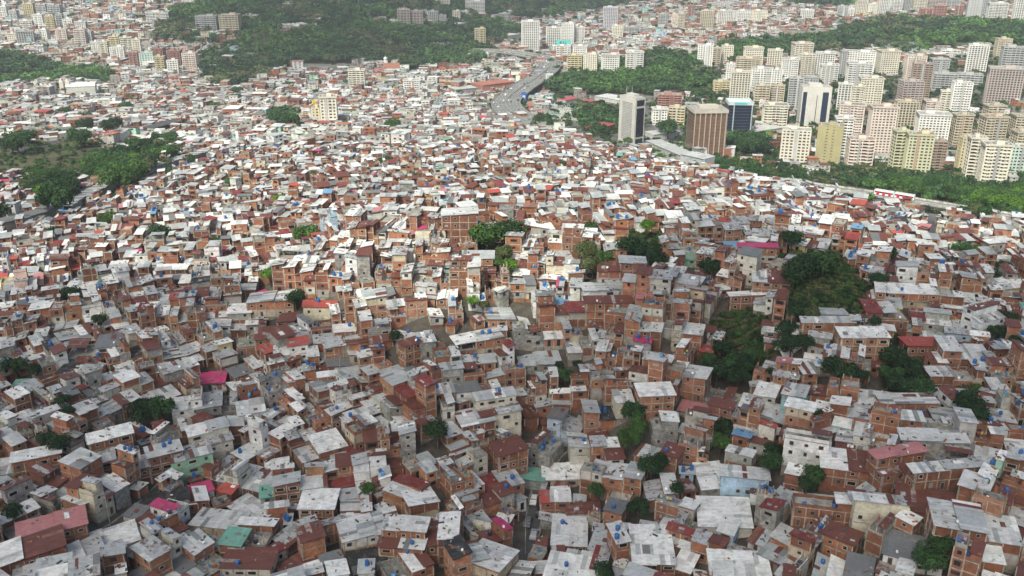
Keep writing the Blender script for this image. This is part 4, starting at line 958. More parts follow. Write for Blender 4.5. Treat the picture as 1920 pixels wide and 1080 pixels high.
# far town
far = MB()
for y0, y1, rows, wid, gap, sz in ((560, 1150, (6, 10.5), (5.5, 11), 1.5, 60), (1150, 3000, (10, 17), (9, 17), 4.0, 120)):
    lots, C = patches(y0, y1, sz, rows, wid, gap, 0.7, 14)
    Zc = gz(C[:, 0], C[:, 1]); PX, PY, PD = project(C[:, 0], C[:, 1], Zc)
    nz = np.sin(C[:, 0]*.011+1.3)*np.sin(C[:, 1]*.009+.7)+.5*np.sin(C[:, 0]*.027)*np.sin(C[:, 1]*.023)
    ok = (free_of(PX, PY, WOOD) | ((PY < 135) & (nz > np.where((PX > 560) & (PY < 62), -.05, np.where(PX < 1250, .22, .5))))) & free_of(PX, PY, SCRUB, OPEN) & (PX > -200) & (PX < 2120) & (PY > -40) & (nz > -1.05)
    ok &= ~((C[:, 1] < 640) & (PY > 285))
    inner = inside(PX, PY, OPEN[3]) & free_of(PX, PY, WOOD) & (PX < 1980) & (PY > 95); ok |= inner & (np.random.default_rng(3).random(len(PX)) < .13)
    for i in np.nonzero(ok)[0]:
        q = front_first(lots[i]); zs = gz([p[0] for p in q], [p[1] for p in q])
        wall = random.choices(['brick', 'plaster', 'conc'], [34, 50, 16] if PX[i] < 1250 or PY[i] > 100 else [60, 32, 8])[0]
        ns = random.choices([1, 2, 3, 4, 5], [22, 40, 24, 10, 4])[0]
        house(far, q, float(zs.mean()), float(zs.min())-1.5, ns, wall, random.choices(['pale', 'white', 'terrace', 'zinc', 'rust', 'red', 'orange', 'pink'], [18, 8, 32, 20, 10, 1.8, 3, 1.6])[0], 2)
print('far faces', len(far.f), 'near faces', len(mass.f))
far.build('distant_town_houses')['kind'] = 'stuff'
# ------------------------------------------------------------------ apartment and office towers
CR, WH, TAN, GRY, YEL, BRN = (0.7,0.66,0.56), (0.74,0.73,0.7), (0.54,0.48,0.37), (0.42,0.43,0.43), (0.6,0.53,0.34), (0.36,0.28,0.23)
ROSE, MAU, MINT, OLV, LIM = (0.68,0.59,0.53), (0.46,0.4,0.38), (0.5,0.6,0.55), (0.4,0.36,0.2), (0.57,0.57,0.4)
RED = (0.38,0.2,0.17)
CN = {CR:'cream', WH:'white', TAN:'tan', GRY:'grey', YEL:'yellow', BRN:'brown', ROSE:'pink and white', MAU:'mauve', MINT:'mint green', OLV:'olive', LIM:'lime yellow', RED:'brick red'}
T = [ # x0, x1, top, foot, style, colour
 (1306,1334,87,130,'p',WH),(1334,1350,92,124,'b',TAN),(1350,1373,88,122,'p',CR),(1391,1428,92,130,'p',CR),(1437,1464,96,130,'v',CR),(1480,1520,84,128,'b',CR),(1378,1422,112,150,'b',TAN),(1360,1375,122,158,'p',WH),
 (1366,1403,138,196,'v',CR),(1403,1443,132,184,'p',WH),(1443,1464,133,168,'p',WH),(1462,1494,113,150,'p',WH),(1494,1524,105,150,'b',CR),(1525,1560,102,150,'v',WH),(1535,1568,124,160,'b',WH),(1411,1440,163,203,'b',TAN),(1441,1468,163,203,'b',TAN),
 (1335,1367,155,176,'b',YEL),(1474,1500,150,208,'b',GRY),(1500,1528,148,205,'p',GRY),(1426,1473,200,243,'g',CR),(1566,1590,160,215,'v',WH),(1590,1612,165,225,'b',CR),(1572,1580,98,150,'p',GRY),(1578,1634,100,150,'p',WH),(1581,1628,122,178,'b',WH),
 (1638,1681,98,143,'p',CR),(1691,1731,107,148,'p',ROSE),(1740,1776,113,140,'p',GRY),(1701,1738,123,192,'b',BRN),(1762,1798,96,108,'b',WH),(1808,1845,88,140,'v',WH),(1860,1890,75,114,'p',TAN),(1870,1925,92,142,'b',GRY),
 (1843,1906,132,198,'v',MAU),(1745,1790,141,170,'b',GRY),(1792,1837,142,168,'b',GRY),(1603,1648,150,210,'p',CR),(1676,1722,156,220,'b',MAU),(1670,1715,194,246,'v',TAN),(1775,1813,158,218,'p',WH),(1757,1778,173,216,'b',CR),(1728,1768,192,218,'b',ROSE),
 (1566,1612,200,265,'p',ROSE),(1617,1668,205,300,'p',ROSE),(1581,1632,265,322,'b',ROSE),(1526,1572,240,316,'x',OLV),(1556,1590,225,304,'b',WH),(1460,1513,248,310,'p',CR),(1662,1692,249,330,'b',LIM),(1688,1738,256,336,'p',LIM),(1738,1768,268,320,'b',BRN),
 (1710,1772,218,275,'p',WH),(1776,1815,218,272,'b',TAN),(1828,1878,222,280,'b',TAN),(1888,1935,220,268,'b',TAN),(1787,1813,262,325,'p',YEL),(1800,1833,262,347,'b',CR),(1826,1880,275,357,'p',CR),(1876,1918,278,338,'p',MINT),(1890,1938,250,290,'b',TAN),(1840,1880,200,228,'b',TAN),
 (1232,1277,180,205,'b',RED),(1220,1250,206,236,'p',WH),(1252,1284,204,234,'b',YEL),
 (977,1011,43,99,'v',WH),(1023,1051,54,93,'v',WH),(1052,1078,46,86,'p',WH),(1078,1096,53,84,'p',WH),(1130,1157,16,60,'v',(0.58,0.57,0.62)),(1147,1168,50,74,'p',CR),(1168,1196,52,68,'b',GRY),(1043,1072,88,112,'b',WH),(1074,1102,88,112,'p',WH),(1063,1092,106,144,'b',YEL),(1093,1121,104,144,'p',CR),
 (1126,1160,105,144,'p',WH),(1171,1205,100,140,'b',WH),(1233,1252,28,54,'b',GRY),(1258,1270,28,54,'p',ROSE),(1271,1284,27,58,'b',TAN),(890,911,56,94,'b',YEL),(934,957,27,50,'b',GRY),(873,909,4,32,'b',WH),(816,844,-12,20,'v',CR),(803,824,23,49,'v',GRY),(824,838,30,48,'p',GRY),(849,865,22,45,'v',CR),(866,878,22,42,'b',WH),(866,888,30,44,'p',RED),
 (746,770,20,57,'b',MAU),(771,795,23,60,'b',MAU),(655,687,134,173,'b',CR),(757,788,152,175,'p',WH),(603,636,185,243,'p',CR),(587,605,205,244,'p',YEL),(610,632,167,184,'b',WH),
 (47,70,8,33,'v',YEL),(71,92,10,32,'b',GRY),(93,120,11,34,'b',GRY),(67,88,29,56,'p',WH),(89,107,32,62,'b',YEL),(108,123,28,54,'b',GRY),(121,142,37,58,'p',WH),(143,163,42,58,'p',WH),(41,65,40,57,'b',WH),(0,20,14,38,'p',WH),(20,38,21,39,'p',GRY),
 (35,67,60,83,'v',GRY),(17,35,64,82,'p',CR),(71,95,57,76,'p',WH),(108,130,56,81,'p',ROSE),(143,165,57,87,'b',ROSE),(166,178,60,84,'p',GRY),(174,189,80,103,'p',WH),(189,209,80,110,'b',CR),(207,228,70,94,'b',YEL),(210,238,90,119,'p',WH),(229,250,72,100,'b',CR),(251,268,76,104,'p',CR),
 (245,264,100,128,'b',RED),(265,292,101,132,'p',MINT),(293,313,108,137,'b',YEL),(316,338,115,142,'p',WH),(345,375,102,136,'p',ROSE),(288,314,92,120,'b',RED),(317,345,97,128,'b',RED),
 (370,412,32,62,'b',GRY),(414,455,30,66,'b',TAN),(456,487,30,47,'b',GRY),(277,320,24,45,'b',WH),(530,558,8,23,'b',GRY),
 (1600,1622,2,34,'v',CR),(1642,1665,-6,30,'v',WH),(1667,1689,-8,27,'b',WH),(1691,1706,-8,24,'v',GRY),(1707,1735,-10,24,'b',CR),(1737,1770,-10,22,'b',MAU),(1747,1771,12,40,'b',RED),(1722,1745,18,36,'b',RED),(1788,1804,12,36,'b',RED),(1808,1834,-6,43,'x',GRY),(1846,1882,8,48,'b',WH),(1836,1850,-5,30,'v',GRY),
 (1894,1925,-8,50,'v',WH),(1773,1796,-8,17,'b',GRY),(1568,1588,13,37,'p',GRY),(1589,1600,17,35,'p',WH),(1624,1642,8,32,'p',CR),(1500,1524,20,38,'v',WH),(1548,1568,24,38,'b',ROSE),(1312,1338,22,54,'v',TAN),(1342,1374,22,50,'v',WH),(1375,1406,22,44,'p',WH),(1408,1437,22,44,'p',CR),(1288,1300,12,37,'b',RED)]
FTC = (0.03, 0.035, 0.04)
def ring(mb, cx, cy, w, d, a, z0, z1, m, col, t=.5):
    """four wall strips round a rectangle, butted end to end"""
    ca, sa = math.cos(a), math.sin(a)
    for ox, oy, ww, dd in ((0, -d/2+t/2, w, t), (0, d/2-t/2, w, t), (-w/2+t/2, 0, t, d-2*t), (w/2-t/2, 0, t, d-2*t)):
        mb.obox(cx+ca*ox-sa*oy, cy+sa*ox+ca*oy, ww, dd, a, z0, z1, m, col, bottom=True)
def tower(cx, cy, zb, w, d, h, a, style, col, e, og):
    nf = max(3, round(h/2.9)); fh = h/nf; rg = random.Random(int(cx*7+cy)); z0 = zb-4
    shade = tuple(c*.8 for c in col); ca, sa = math.cos(a), math.sin(a)
    P = lambda x, y: (cx+ca*x-sa*y, cy+sa*x+ca*y)
    mb = MB(); mb.obox(cx, cy, w-1.3, d-1.3, a, z0, zb+h-.3, 'glass', (0.025, 0.028, 0.032)); mb.build('window_glazing', e, og)
    mb = MB()
    sp = {'p': .5, 'b': .44, 'v': .4, 'g': .42, 'x': .76}[style]
    for k in range(nf):
        z = zb+k*fh
        if k == 0: z = z0
        ring(mb, cx, cy, w-.5, d-.5, a, z, zb+k*fh+fh*sp, 'facade', col if style != 'v' else shade, .35)
    wl = {'p': .38, 'b': .14, 'v': .32, 'g': .14, 'x': .68}[style]
    for side, L_ in ((0, w), (1, d), (2, w), (3, d)):
        nb = max(2, round(L_/(3.6 if style in 'pv' else 4.6 if style == 'g' else 5.2))); pw = L_/nb*wl
        for i in range(nb+1):
            t = -L_/2 + i*L_/nb; t = min(L_/2-pw/2, max(-L_/2+pw/2, t)) if i not in (0, nb) else (1 if i else -1)*(L_/2-pw/2-.015)
            if side == 0: x, y, sx, sy = t, -d/2+.2, pw, .4
            elif side == 2: x, y, sx, sy = t, d/2-.2, pw, .4
            elif side == 1: x, y, sx, sy = w/2-.2, t, .4, pw
            else: x, y, sx, sy = -w/2+.2, t, .4, pw
            q = P(x, y); mb.obox(q[0], q[1], sx, sy, a, z0+.01*side, zb+h-.02-.013*side, 'facade', col)
    if style in 'pb' and rg.random() < .6:   # a stair shaft in a second colour
        ac = rg.choice([tuple(c*.6 for c in col), (0.42, 0.3, 0.22), (0.5, 0.5, 0.5), (0.35, 0.36, 0.36)]); q = P(rg.choice([-.12, 0, .1])*w, -d/2+.1); mb.obox(q[0], q[1], w*.11, .9, a, z0, zb+h+.4, 'facade', ac)
    mb.build('wall', e, og)
    if style in 'bg' or (style == 'p' and rg.random() < .5):   # balcony stacks, one part for each stack
        for t in ((-.28, .28) if w > 13 else (0.0,)):
            mb = MB(); bw = w*rg.uniform(.2, .28)
            for k in range(1, nf):
                q = P(t*w, -d/2-.5); z = zb+k*fh
                mb.obox(q[0], q[1], bw, 1.2, a, z-.1, z+.08, 'facade', col, bottom=True)
                q = P(t*w, -d/2-1.06); mb.obox(q[0], q[1], bw, .12, a, z+.08, z+1.0, 'facade', tuple(min(.75, c*1.12) for c in col))
            q = P(t*w, -d/2-.2); mb.obox(q[0], q[1], .3, 1.9, a, zb+fh-.2, zb+(nf-1)*fh+1.1, 'facade', col); mb.build('balcony_stack', e, og)
    mb = MB(); rc = rg.choice([(0.34,0.33,0.31),(0.42,0.41,0.39),(0.28,0.27,0.26),(0.36,0.25,0.2)])
    mb.obox(cx, cy, w-.44, d-.44, a, zb+h-.3, zb+h+.05, 'concrete', rc)
    if rg.random() < .45: ring(mb, cx, cy, w+1.6, d+1.6, a, zb+h-.6, zb+h+1.0, 'facade', tuple(c*.85 for c in col), 1.0)
    else: ring(mb, cx, cy, w+.1, d+.1, a, zb+h-.25, zb+h+.9, 'facade', col, .3)
    rf = mb.build('roof', e, og)
    mb = MB(); q = P(rg.uniform(-.2, .2)*w, rg.uniform(-.1, .2)*d); mb.obox(q[0], q[1], w*.3, d*.36, a, zb+h+.06, zb+h+3.4, 'facade', tuple(min(.75, c*1.05) for c in col), top=('concrete', rc)); mb.build('lift_house', rf, og)
    mb = MB(); q = P(rg.uniform(-.35, -.25)*w, -.25*d); mb.obox(q[0], q[1], 2.4, 2.0, a, zb+h+.06, zb+h+1.7, 'concrete', GRY); mb.build('roof_plant', rf, og)
    for _ in range(3):
        q = P(rg.uniform(.2, .4)*w*rg.choice([-1, 1]), rg.uniform(-.35, .35)*d); mb2 = MB(); mb2.cyl(q[0], q[1], .9, zb+h+.05, zb+h+1.7, 'plastic', (0.5, 0.5, 0.5), 8); mb2.build('roof_tank', rf, og)
TP = []
for x0, x1, yt, yb, st, col in T:
    p = at((x0+x1)/2, yb); s_ = scale_at(p); a = R(random.uniform(-14, 10))-math.atan2(p.x, p.y)*.35
    wpx = (x1-x0)/s_; d = min(22, max(10, wpx*.62)); rel = abs(a+math.atan2(p.x, p.y))
    w = max(8.0, (wpx-d*math.sin(rel))/max(.75, math.cos(rel)))
    c_ = Vector((p.x, p.y, 0))*(1+d*.5/p.y)
    zb = g1(p.x, p.y); # height from the pixel of the roof line above the foot
    r_ = ray((x0+x1)/2, yt); t_ = math.hypot(p.x, p.y)/math.hypot(r_.x, r_.y); h = max(9, (CZ+r_.z*t_-zb)*1.04)
    TP.append([x0, x1, yt, yb, st, col, p, w, d, h, a, c_])
STW = {'p': 'with punched windows', 'b': 'with balconies', 'v': 'with upright ribs', 'g': 'with a grid of windows', 'x': 'with few small windows'}
REG = [((1280,1480,80,260),'near the brown office'),((1480,1700,80,180),'under the wooded hill'),((1480,1700,180,345),'round the olive tower'),((1700,1960,60,180),'on the wooded hillside'),((1700,1960,180,360),'behind the rail trees'),((0,190,0,100),'on the far white hill'),((190,500,0,145),'on the terraced far slope'),((700,960,-20,110),'by the far highway'),((960,1300,-20,150),'behind the highway bend'),((1280,1960,-20,60),'on the horizon above the red barrio'),((500,800,120,260),'in the old town')]
def region(px, py):
    for (a_, b_, c_, d_), nm in REG:
        if a_ <= px < b_ and c_ <= py < d_: return nm
    return 'in the town'
for i, (x0, x1, yt, yb, st, col, p, w, d, h, a, c_) in enumerate(TP):
    nf = max(3, round(h/2.9)); cn = CN.get(col, 'lavender white')
    near_ = sorted(((t[0]+t[1])/2-(x0+x1)/2)**2+(2*(t[2]-yt))**2 + 1e5*(CN.get(t[5], 'lavender white')+t[4] == cn+st) for t in TP if t[0] != x0 or t[2] != yt)
    nb = min((t for t in TP if (t[0], t[2]) != (x0, yt) and CN.get(t[5], 'lavender') != cn), key=lambda t: (t[0]-x0)**2+(2*(t[2]-yt))**2)
    rel = 'in front of' if nb[3] < yb-7 else 'behind' if nb[3] > yb+7 else 'beside'
    size = 'slim' if w < 12 else 'wide' if w > 22 else ''
    kind = 'tower' if nf > 7 else 'block'
    base = f"{size} {cn} {kind} {STW[st]}"; reg = region((x0+x1)/2, yt)
    nbn = f"a {CN.get(nb[5], 'lavender white')} one"
    rel2 = f"{nf} floors"
    lab = unique([f"{base} {rel} {nbn} {reg}", f"{base}, {rel2}, {rel} {nbn} {reg}", f"{size} {rel2} {cn} {kind} {rel} {nbn} {reg}"])
    e = empty('apartment_tower' if nf > 7 else 'apartment_block', (c_.x, c_.y, g1(p.x, p.y)), lab, kind, 'apartment towers of the town')
    tower(c_.x, c_.y, g1(p.x, p.y), w, d, h, a, st, col, e, tuple(e.location))

# ---- offices with looks of their own
def special(name, x0, x1, yt, yb, label, cat='office tower', a=None, dep=.7):
    p = at((x0+x1)/2, yb); s_ = scale_at(p); a = -math.atan2(p.x, p.y)*.3 if a is None else R(a)
    w = (x1-x0)/s_; rel = abs(a+math.atan2(p.x, p.y)); d = w*dep; w = max(6, (w-d*math.sin(rel))/math.cos(rel))
    r_ = ray((x0+x1)/2, yt); t_ = math.hypot(p.x, p.y)/math.hypot(r_.x, r_.y); zb = g1(p.x, p.y); h = CZ+r_.z*t_-zb
    c_ = Vector((p.x, p.y, 0))*(1+d*.5/p.y); e = empty(name, (c_.x, c_.y, zb), label, cat)
    return e, c_.x, c_.y, zb, w, d, h, a, (c_.x, c_.y, zb)
# brown ribbed office
e, cx, cy, zb, w, d, h, a, og = special('office_tower', 1284, 1356, 204, 291, 'broad brown office tower with pale upright fins and a flat concrete roof', a=4)
ca, sa = math.cos(a), math.sin(a); P = lambda x, y: (cx+ca*x-sa*y, cy+sa*x+ca*y)
mb = MB(); mb.obox(cx, cy, w, d, a, zb-4, zb+h-4, 'glass', (0.17, 0.105, 0.075))
for k in range(1, int(h/3.2)): ring(mb, cx, cy, w+.06, d+.06, a, zb+k*3.2, zb+k*3.2+.5, 'facade', (0.2, 0.13, 0.095), .3)
mb.build('wall', e, og)
for i in range(7):
    for fy in (-1, 1): mb = MB(); q = P(-w/2+.5+i*(w-1)/6, fy*(d/2+.6)); mb.obox(q[0], q[1], .7, 1.1, a, zb-4, zb+h-4, 'facade', (0.5, 0.42, 0.33)); mb.build('fin', e, og)
for i in range(5):
    mb = MB(); q = P(w/2+.5, -d/2+.6+i*(d-1.2)/4); mb.obox(q[0], q[1], .9, .7, a, zb-4, zb+h-4, 'facade', (0.4, 0.32, 0.25)); mb.build('fin', e, og)
mb = MB(); mb.obox(cx, cy, w+2.4, d+2.4, a, zb+h-4, zb+h-1, 'facade', (0.5, 0.46, 0.39), bottom=True, top=('concrete', (0.42,0.4,0.37))); mb.obox(cx, cy, w*.6, d*.4, a, zb+h-.98, zb+h+1.6, 'facade', (0.5, 0.46, 0.39)); mb.build('roof', e, og)
mb = MB(); q = P(w*.62, -d*.1); mb.obox(q[0], q[1], w*.22, d*.8, a, zb-4, zb+6, 'facade', (0.3, 0.12, 0.08), top=('concrete', (0.45, 0.45, 0.43))); mb.build('annex', e, og)
# dark glass office
e, cx, cy, zb, w, d, h, a, og = special('office_tower', 1355, 1406, 197, 260, 'dark blue glass office tower with white fins beside the brown office', a=-4, dep=.8)
mb = MB(); mb.obox(cx, cy, w, d, a, zb-4, zb+h, 'glass', (0.01, 0.018, 0.04)); mb.build('glazing', e, og)
mb = MB()
for k in range(1, int(h/3.3)): ring(mb, cx, cy, w+.5, d+.5, a, zb+k*3.3, zb+k*3.3+.8, 'facade', (0.04, 0.055, 0.085), .4)
mb.build('floor_band', e, og)
P = lambda x, y: (cx+math.cos(a)*x-math.sin(a)*y, cy+math.sin(a)*x+math.cos(a)*y)
for t in (-.28, .46): mb = MB(); q = P(t*w, -d/2-.7); mb.obox(q[0], q[1], 1.2, .8, a, zb-4, zb+h, 'facade', (0.4, 0.45, 0.5)); mb.build('fin', e, og)
mb = MB(); mb.obox(cx, cy, w+.8, d+.8, a, zb+h, zb+h+.6, 'facade', (0.6, 0.6, 0.62)); ring(mb, cx, cy, w+.6, d+.6, a, zb+h+.6, zb+h+3.4, 'facade', (0.5, 0.6, 0.62), .4); mb.build('roof', e, og)
mb = MB(); q = P(-.02*w, -d/2-.5); mb.obox(q[0], q[1], w*.5, .3, a, zb+h+.8, zb+h+3.0, 'paint', (0.1, 0.5, 0.48)); mb.build('roof_sign', e, og)
# white and dark striped office
e, cx, cy, zb, w, d, h, a, og = special('office_tower', 1492, 1550, 163, 241, 'slanting white office tower with two dark glass stripes down its front', a=-6, dep=.5)
P = lambda x, y: (cx+math.cos(a)*x-math.sin(a)*y, cy+math.sin(a)*x+math.cos(a)*y)
mb = MB(); mb.obox(cx, cy, w, d, a, zb-4, zb+h, 'facade', (0.62, 0.6, 0.56), top=('concrete', (0.5,0.48,0.46))); q = P(-.05*w, 0); mb.obox(q[0], q[1], w*.45, d*.7, a, zb+h+.01, zb+h+3, 'facade', (0.6, 0.58, 0.54)); mb.build('wall', e, og)
mb = MB()
for t, ww in ((-.4, .13), (.3, .2)): q = P(t*w, -d/2-.1); mb.obox(q[0], q[1], ww*w, .6, a, zb+2, zb+h*.88, 'glass', (0.02, 0.035, 0.07))
q = P(.02*w, -d/2-.05); mb.obox(q[0], q[1], w*.02, .4, a, zb+2, zb+h*.8, 'glass', (0.03, 0.03, 0.03)); q = P(w/2+.05, 0); mb.obox(q[0], q[1], .4, d*.6, a, zb+2, zb+h*.9, 'glass', (0.05, 0.08, 0.13)); mb.build('glazing', e, og)
# pale slab office with a dark glass end
e, cx, cy, zb, w, d, h, a, og = special('office_tower', 1158, 1206, 184, 272, 'lone pale grey office tower with a dark glass face beside the bare plots', a=34, dep=.95)
P = lambda x, y: (cx+math.cos(a)*x-math.sin(a)*y, cy+math.sin(a)*x+math.cos(a)*y)
mb = MB(); mb.obox(cx, cy, w, d, a, zb-4, zb+h, 'facade', (0.52, 0.51, 0.47), top=('concrete', (0.45,0.44,0.42))); mb.build('wall', e, og)
mb = MB()
for zA, zB in ((.03, .13), (.17, .78), (.83, .95)): q = P(.0*w, -d/2-.1); mb.obox(q[0], q[1], w*.74, .5, a, zb+h*zA, zb+h*zB, 'glass', (0.015, 0.018, 0.03))
mb.build('glazing', e, og)
mb = MB()
for k in range(3, int(h/1.6)-2): q = P(-w/2-.1, -d*.0); mb.obox(q[0], q[1], .5, d*.62, a, zb+k*1.6, zb+k*1.6+.7, 'facade', (0.3, 0.3, 0.3))
mb.build('louvre_panel', e, og)
mb = MB(); mb.obox(cx, cy, w*.5, d*.5, a, zb+h+.01, zb+h+2.5, 'facade', (0.5, 0.49, 0.46))
mb.build('roof', e, og)
for t in (-.3, .25): mb = MB(); q = P(t*w, .2*d); mb.cyl(q[0], q[1], .25, zb+h, zb+h+9, 'paint', (0.6, 0.6, 0.6), 6, .08); mb.build('antenna', e, og)

# ------------------------------------------------------------------ churches, sheds, billboards
def gable(mb, cx, cy, w, d, a, z0, z1, zr, m, col, mr, cr, over=.5):
    ca, sa = math.cos(a), math.sin(a); P = lambda x, y, z: (cx+ca*x-sa*y, cy+sa*x+ca*y, z)
    mb.obox(cx, cy, w, d, a, z0, z1, m, col)
    for s_ in (-1, 1): mb.tri(P(s_*w/2, -d/2, z1), P(s_*w/2, d/2, z1), P(s_*w/2, 0, zr), m, col)
    W_, D_ = w/2+over, d/2+over; k = (zr-z1)/(d/2); ze = z1-over*k
    for s_ in (-1, 1):
        mb.quad(P(-W_, s_*D_, ze+.1), P(W_, s_*D_, ze+.1), P(W_, 0, zr+.1), P(-W_, 0, zr+.1), mr, cr)
        mb.quad(P(-W_, s_*D_, ze-.1), P(W_, s_*D_, ze-.1), P(W_, 0, zr-.1), P(-W_, 0, zr-.1), mr, cr)
p = at(733, 139); zb = p.z; e = empty('church', p, 'white church with a red tiled roof and a domed bell tower', 'church'); og = tuple(p)
mb = MB(); s_ = scale_at(p); gable(mb, p.x, p.y+8, 30/s_*1.0, 14, R(12), zb-3, zb+9, zb+15, 'facade', (0.72,0.7,0.68), 'sheet', (0.33,0.13,0.08)); mb.build('nave', e, og)
q = at(722, 137); mb = MB(); mb.obox(q.x, q.y+12, 5.5, 5.5, R(12), zb-3, zb+16, 'facade', (0.74,0.73,0.72))
for i in range(6):
    t0, t1 = i*math.pi/12, (i+1)*math.pi/12; mb.cyl(q.x, q.y+12, 3.0*math.cos(t0), zb+19+3.4*math.sin(t0), zb+19+3.4*math.sin(t1), 'facade', (0.72,0.72,0.72), 12, max(.02, 3.0*math.cos(t1)))
mb.cyl(q.x, q.y+12, 2.5, zb+16, zb+19, 'facade', (0.72,0.72,0.72), 10); mb.cyl(q.x, q.y+12, .2, zb+22, zb+25, 'facade', (0.6,0.6,0.6), 5); mb.build('bell_tower', e, og)
mb = MB(); gable(mb, p.x-17, p.y-4, 12, 9, R(12), zb-3, zb+6, zb+9, 'facade', (0.7,0.55,0.5), 'sheet', (0.4,0.16,0.12)); mb.build('chapel', e, og)
p = at(140, 176); zb = p.z; e = empty('church', p, 'pale stone church with twin turrets and a long white roof', 'church'); og = tuple(p)
mb = MB(); gable(mb, p.x+6, p.y+8, 34, 15, R(15), zb-3, zb+9, zb+13, 'facade', (0.55,0.54,0.5), 'sheet', (0.66,0.66,0.65)); mb.build('nave', e, og)
q = at(120, 176)
for t in (-4, 4): mb = MB(); mb.obox(q.x+t, q.y+6, 4.5, 4.5, R(15), zb-3, zb+15, 'facade', (0.68,0.64,0.58)); mb.cyl(q.x+t, q.y+6, 2.2, zb+15, zb+19, 'facade', (0.68,0.64,0.58), 8, .2); mb.build('turret', e, og)
def long_roof(pts, w, h, m, rc, label):
    L_ = poly_pts(pts, 5.0); zs = [g1(p.x, p.y) for p in L_]
    for i, p in enumerate(L_): p.z = sum(zs[max(0, i-4):i+5])/len(zs[max(0, i-4):i+5])
    e = empty('station_roof', L_[len(L_)//2], label, 'station roof'); og = tuple(e.location)
    mb = MB(); ribbon(mb, L_, w/2-.6, -w/2+.6, -3, h-.3, 'plaster', (0.33, 0.33, 0.32)); mb.build('wall', e, og)
    mb = MB()
    for i in range(len(L_)-1):
        z_ = h+.3*(i % 2); c_ = (*jit(rc, .12), .2)
        ribbon(mb, L_[i:i+2], w/2+.5, .05, z_-.25, z_, m, c_); ribbon(mb, L_[i:i+2], -.05, -w/2-.5, z_-.35, z_-.1, m, jit(rc, .12)+(.2,))
    mb.build('roof', e, og)
def shed(px0, py0, px1, py1, d, h, m, roofcol, wallcol, label, name='warehouse', ribs=0):
    a_, b_ = at(px0, py0), at(px1, py1); c_ = (a_+b_)/2; L_ = (b_-a_).length; ang = math.atan2(b_.y-a_.y, b_.x-a_.x)
    cx, cy = c_.x-math.sin(ang)*d/2, c_.y+math.cos(ang)*d/2; zb = min(a_.z, b_.z)
    e = empty(name, (cx, cy, zb), label, name.replace('_', ' ')); og = (cx, cy, zb)
    mb = MB(); mb.obox(cx, cy, L_, d, ang, zb-3, max(a_.z, b_.z)+h, 'plaster', wallcol); mb.build('wall', e, og)
    mb = MB(); zt = max(a_.z, b_.z)+h; n = max(2, int(L_/4)); ca, sa = math.cos(ang), math.sin(ang)
    for i in range(n):
        x = -L_/2+(i+.5)*L_/n; mb.obox(cx+ca*x, cy+sa*x, L_/n-.02, d+1.5, ang, zt+.02, zt+.3+(.25 if i % 2 else 0)+ribs*(i % 2), m, (*jit(roofcol, .08), .1), bottom=True)
    mb.build('roof', e, og); return e
shed(302,285,352,276,26,6,'sheet',WHITE,(0.6,0.6,0.6),'white-roofed warehouse behind the long row of trees')
shed(350,285,385,278,20,7,'sheet',WHITE,(0.65,0.65,0.65),'smaller white warehouse with ribbed front beside the longer warehouse')
shed(290,258,342,250,12,8,'sheet',(0.07,0.07,0.075),(0.03,0.03,0.035),'black box-like warehouse standing behind the white warehouse')
long_roof([(395,292),(340,306),(290,322),(262,333)], 8, 4.5, 'zinc', (0.5,0.51,0.5), 'long pale station roof beside the tree row, upper stretch')
long_roof([(340,297),(305,308),(268,320)], 5, 4, 'zinc', (0.42,0.43,0.43), 'short grey platform roof running under the tree row')
long_roof([(255,338),(210,355),(160,378),(120,398)], 8, 4.5, 'zinc', (0.38,0.39,0.39), 'long grey station roof beside the huge tree, middle stretch')
long_roof([(110,402),(70,418),(30,430),(-20,442)], 8, 5.5, 'zinc', (0.2,0.2,0.2), 'dark weathered station roof at the road, lower stretch')
shed(0,398,40,392,14,6,'sheet',(0.6,0.6,0.6),(0.65,0.66,0.66),'low white workshop with a flat roof by the huge tree')
shed(8,375,48,362,12,5,'sheet',(0.5,0.09,0.07),(0.2,0.25,0.3),'workshop with a faded red roof on the grassy slope')
shed(520,57,578,55,45,8,'sheet',(0.6,0.62,0.6),(0.5,0.5,0.48),'wide arena with a pale folded roof among dark woods','arena',1.0)
shed(855,178,895,176,20,7,'zinc',(0.5,0.53,0.54),(0.3,0.3,0.3),'open market hall with a grey twin-pitched roof','market_hall')
shed(762,185,822,187,18,7,'sheet',(0.55,0.56,0.53),(0.42,0.4,0.35),'long grey-roofed hall in front of the white apartment block','market_hall')
shed(905,176,965,170,28,11,'plaster',(0.4,0.16,0.12),(0.34,0.14,0.1),'red brick shopping hall beside the elevated highway','shopping_hall')
shed(890,240,918,238,14,7,'sheet',(0.5,0.06,0.06),(0.4,0.55,0.45),'green-walled hall with a bright red roof by the ramp','market_hall')
shed(1060,195,1085,190,14,4,'sheet',(0.45,0.08,0.1),(0.4,0.4,0.38),'low pavilion with a red curved roof, nearest the parked lots','pavilion')
shed(1090,197,1112,198,10,4,'sheet',(0.5,0.08,0.1),(0.4,0.4,0.38),'low red-roofed pavilion beside another red pavilion','pavilion')
shed(1115,190,1160,196,24,5,'sheet',(0.66,0.67,0.66),(0.5,0.5,0.48),'white-roofed shed behind the pale office tower','warehouse')
shed(1122,252,1152,250,16,5,'sheet',(0.35,0.06,0.05),(0.3,0.1,0.08),'round red fairground roof in front of the trees','pavilion')
shed(1210,285,1275,300,14,4,'zinc',(0.45,0.46,0.46),(0.4,0.4,0.38),'low grey depot with a sheet roof beside the road')
shed(1275,315,1320,322,12,9,'zinc',(0.5,0.52,0.53),(0.42,0.45,0.47),'pale corrugated shed at the end of the houses')
shed(1410,258,1470,252,22,6,'sheet',(0.55,0.55,0.53),(0.6,0.58,0.52),'low white terrace of buildings behind the white tower')
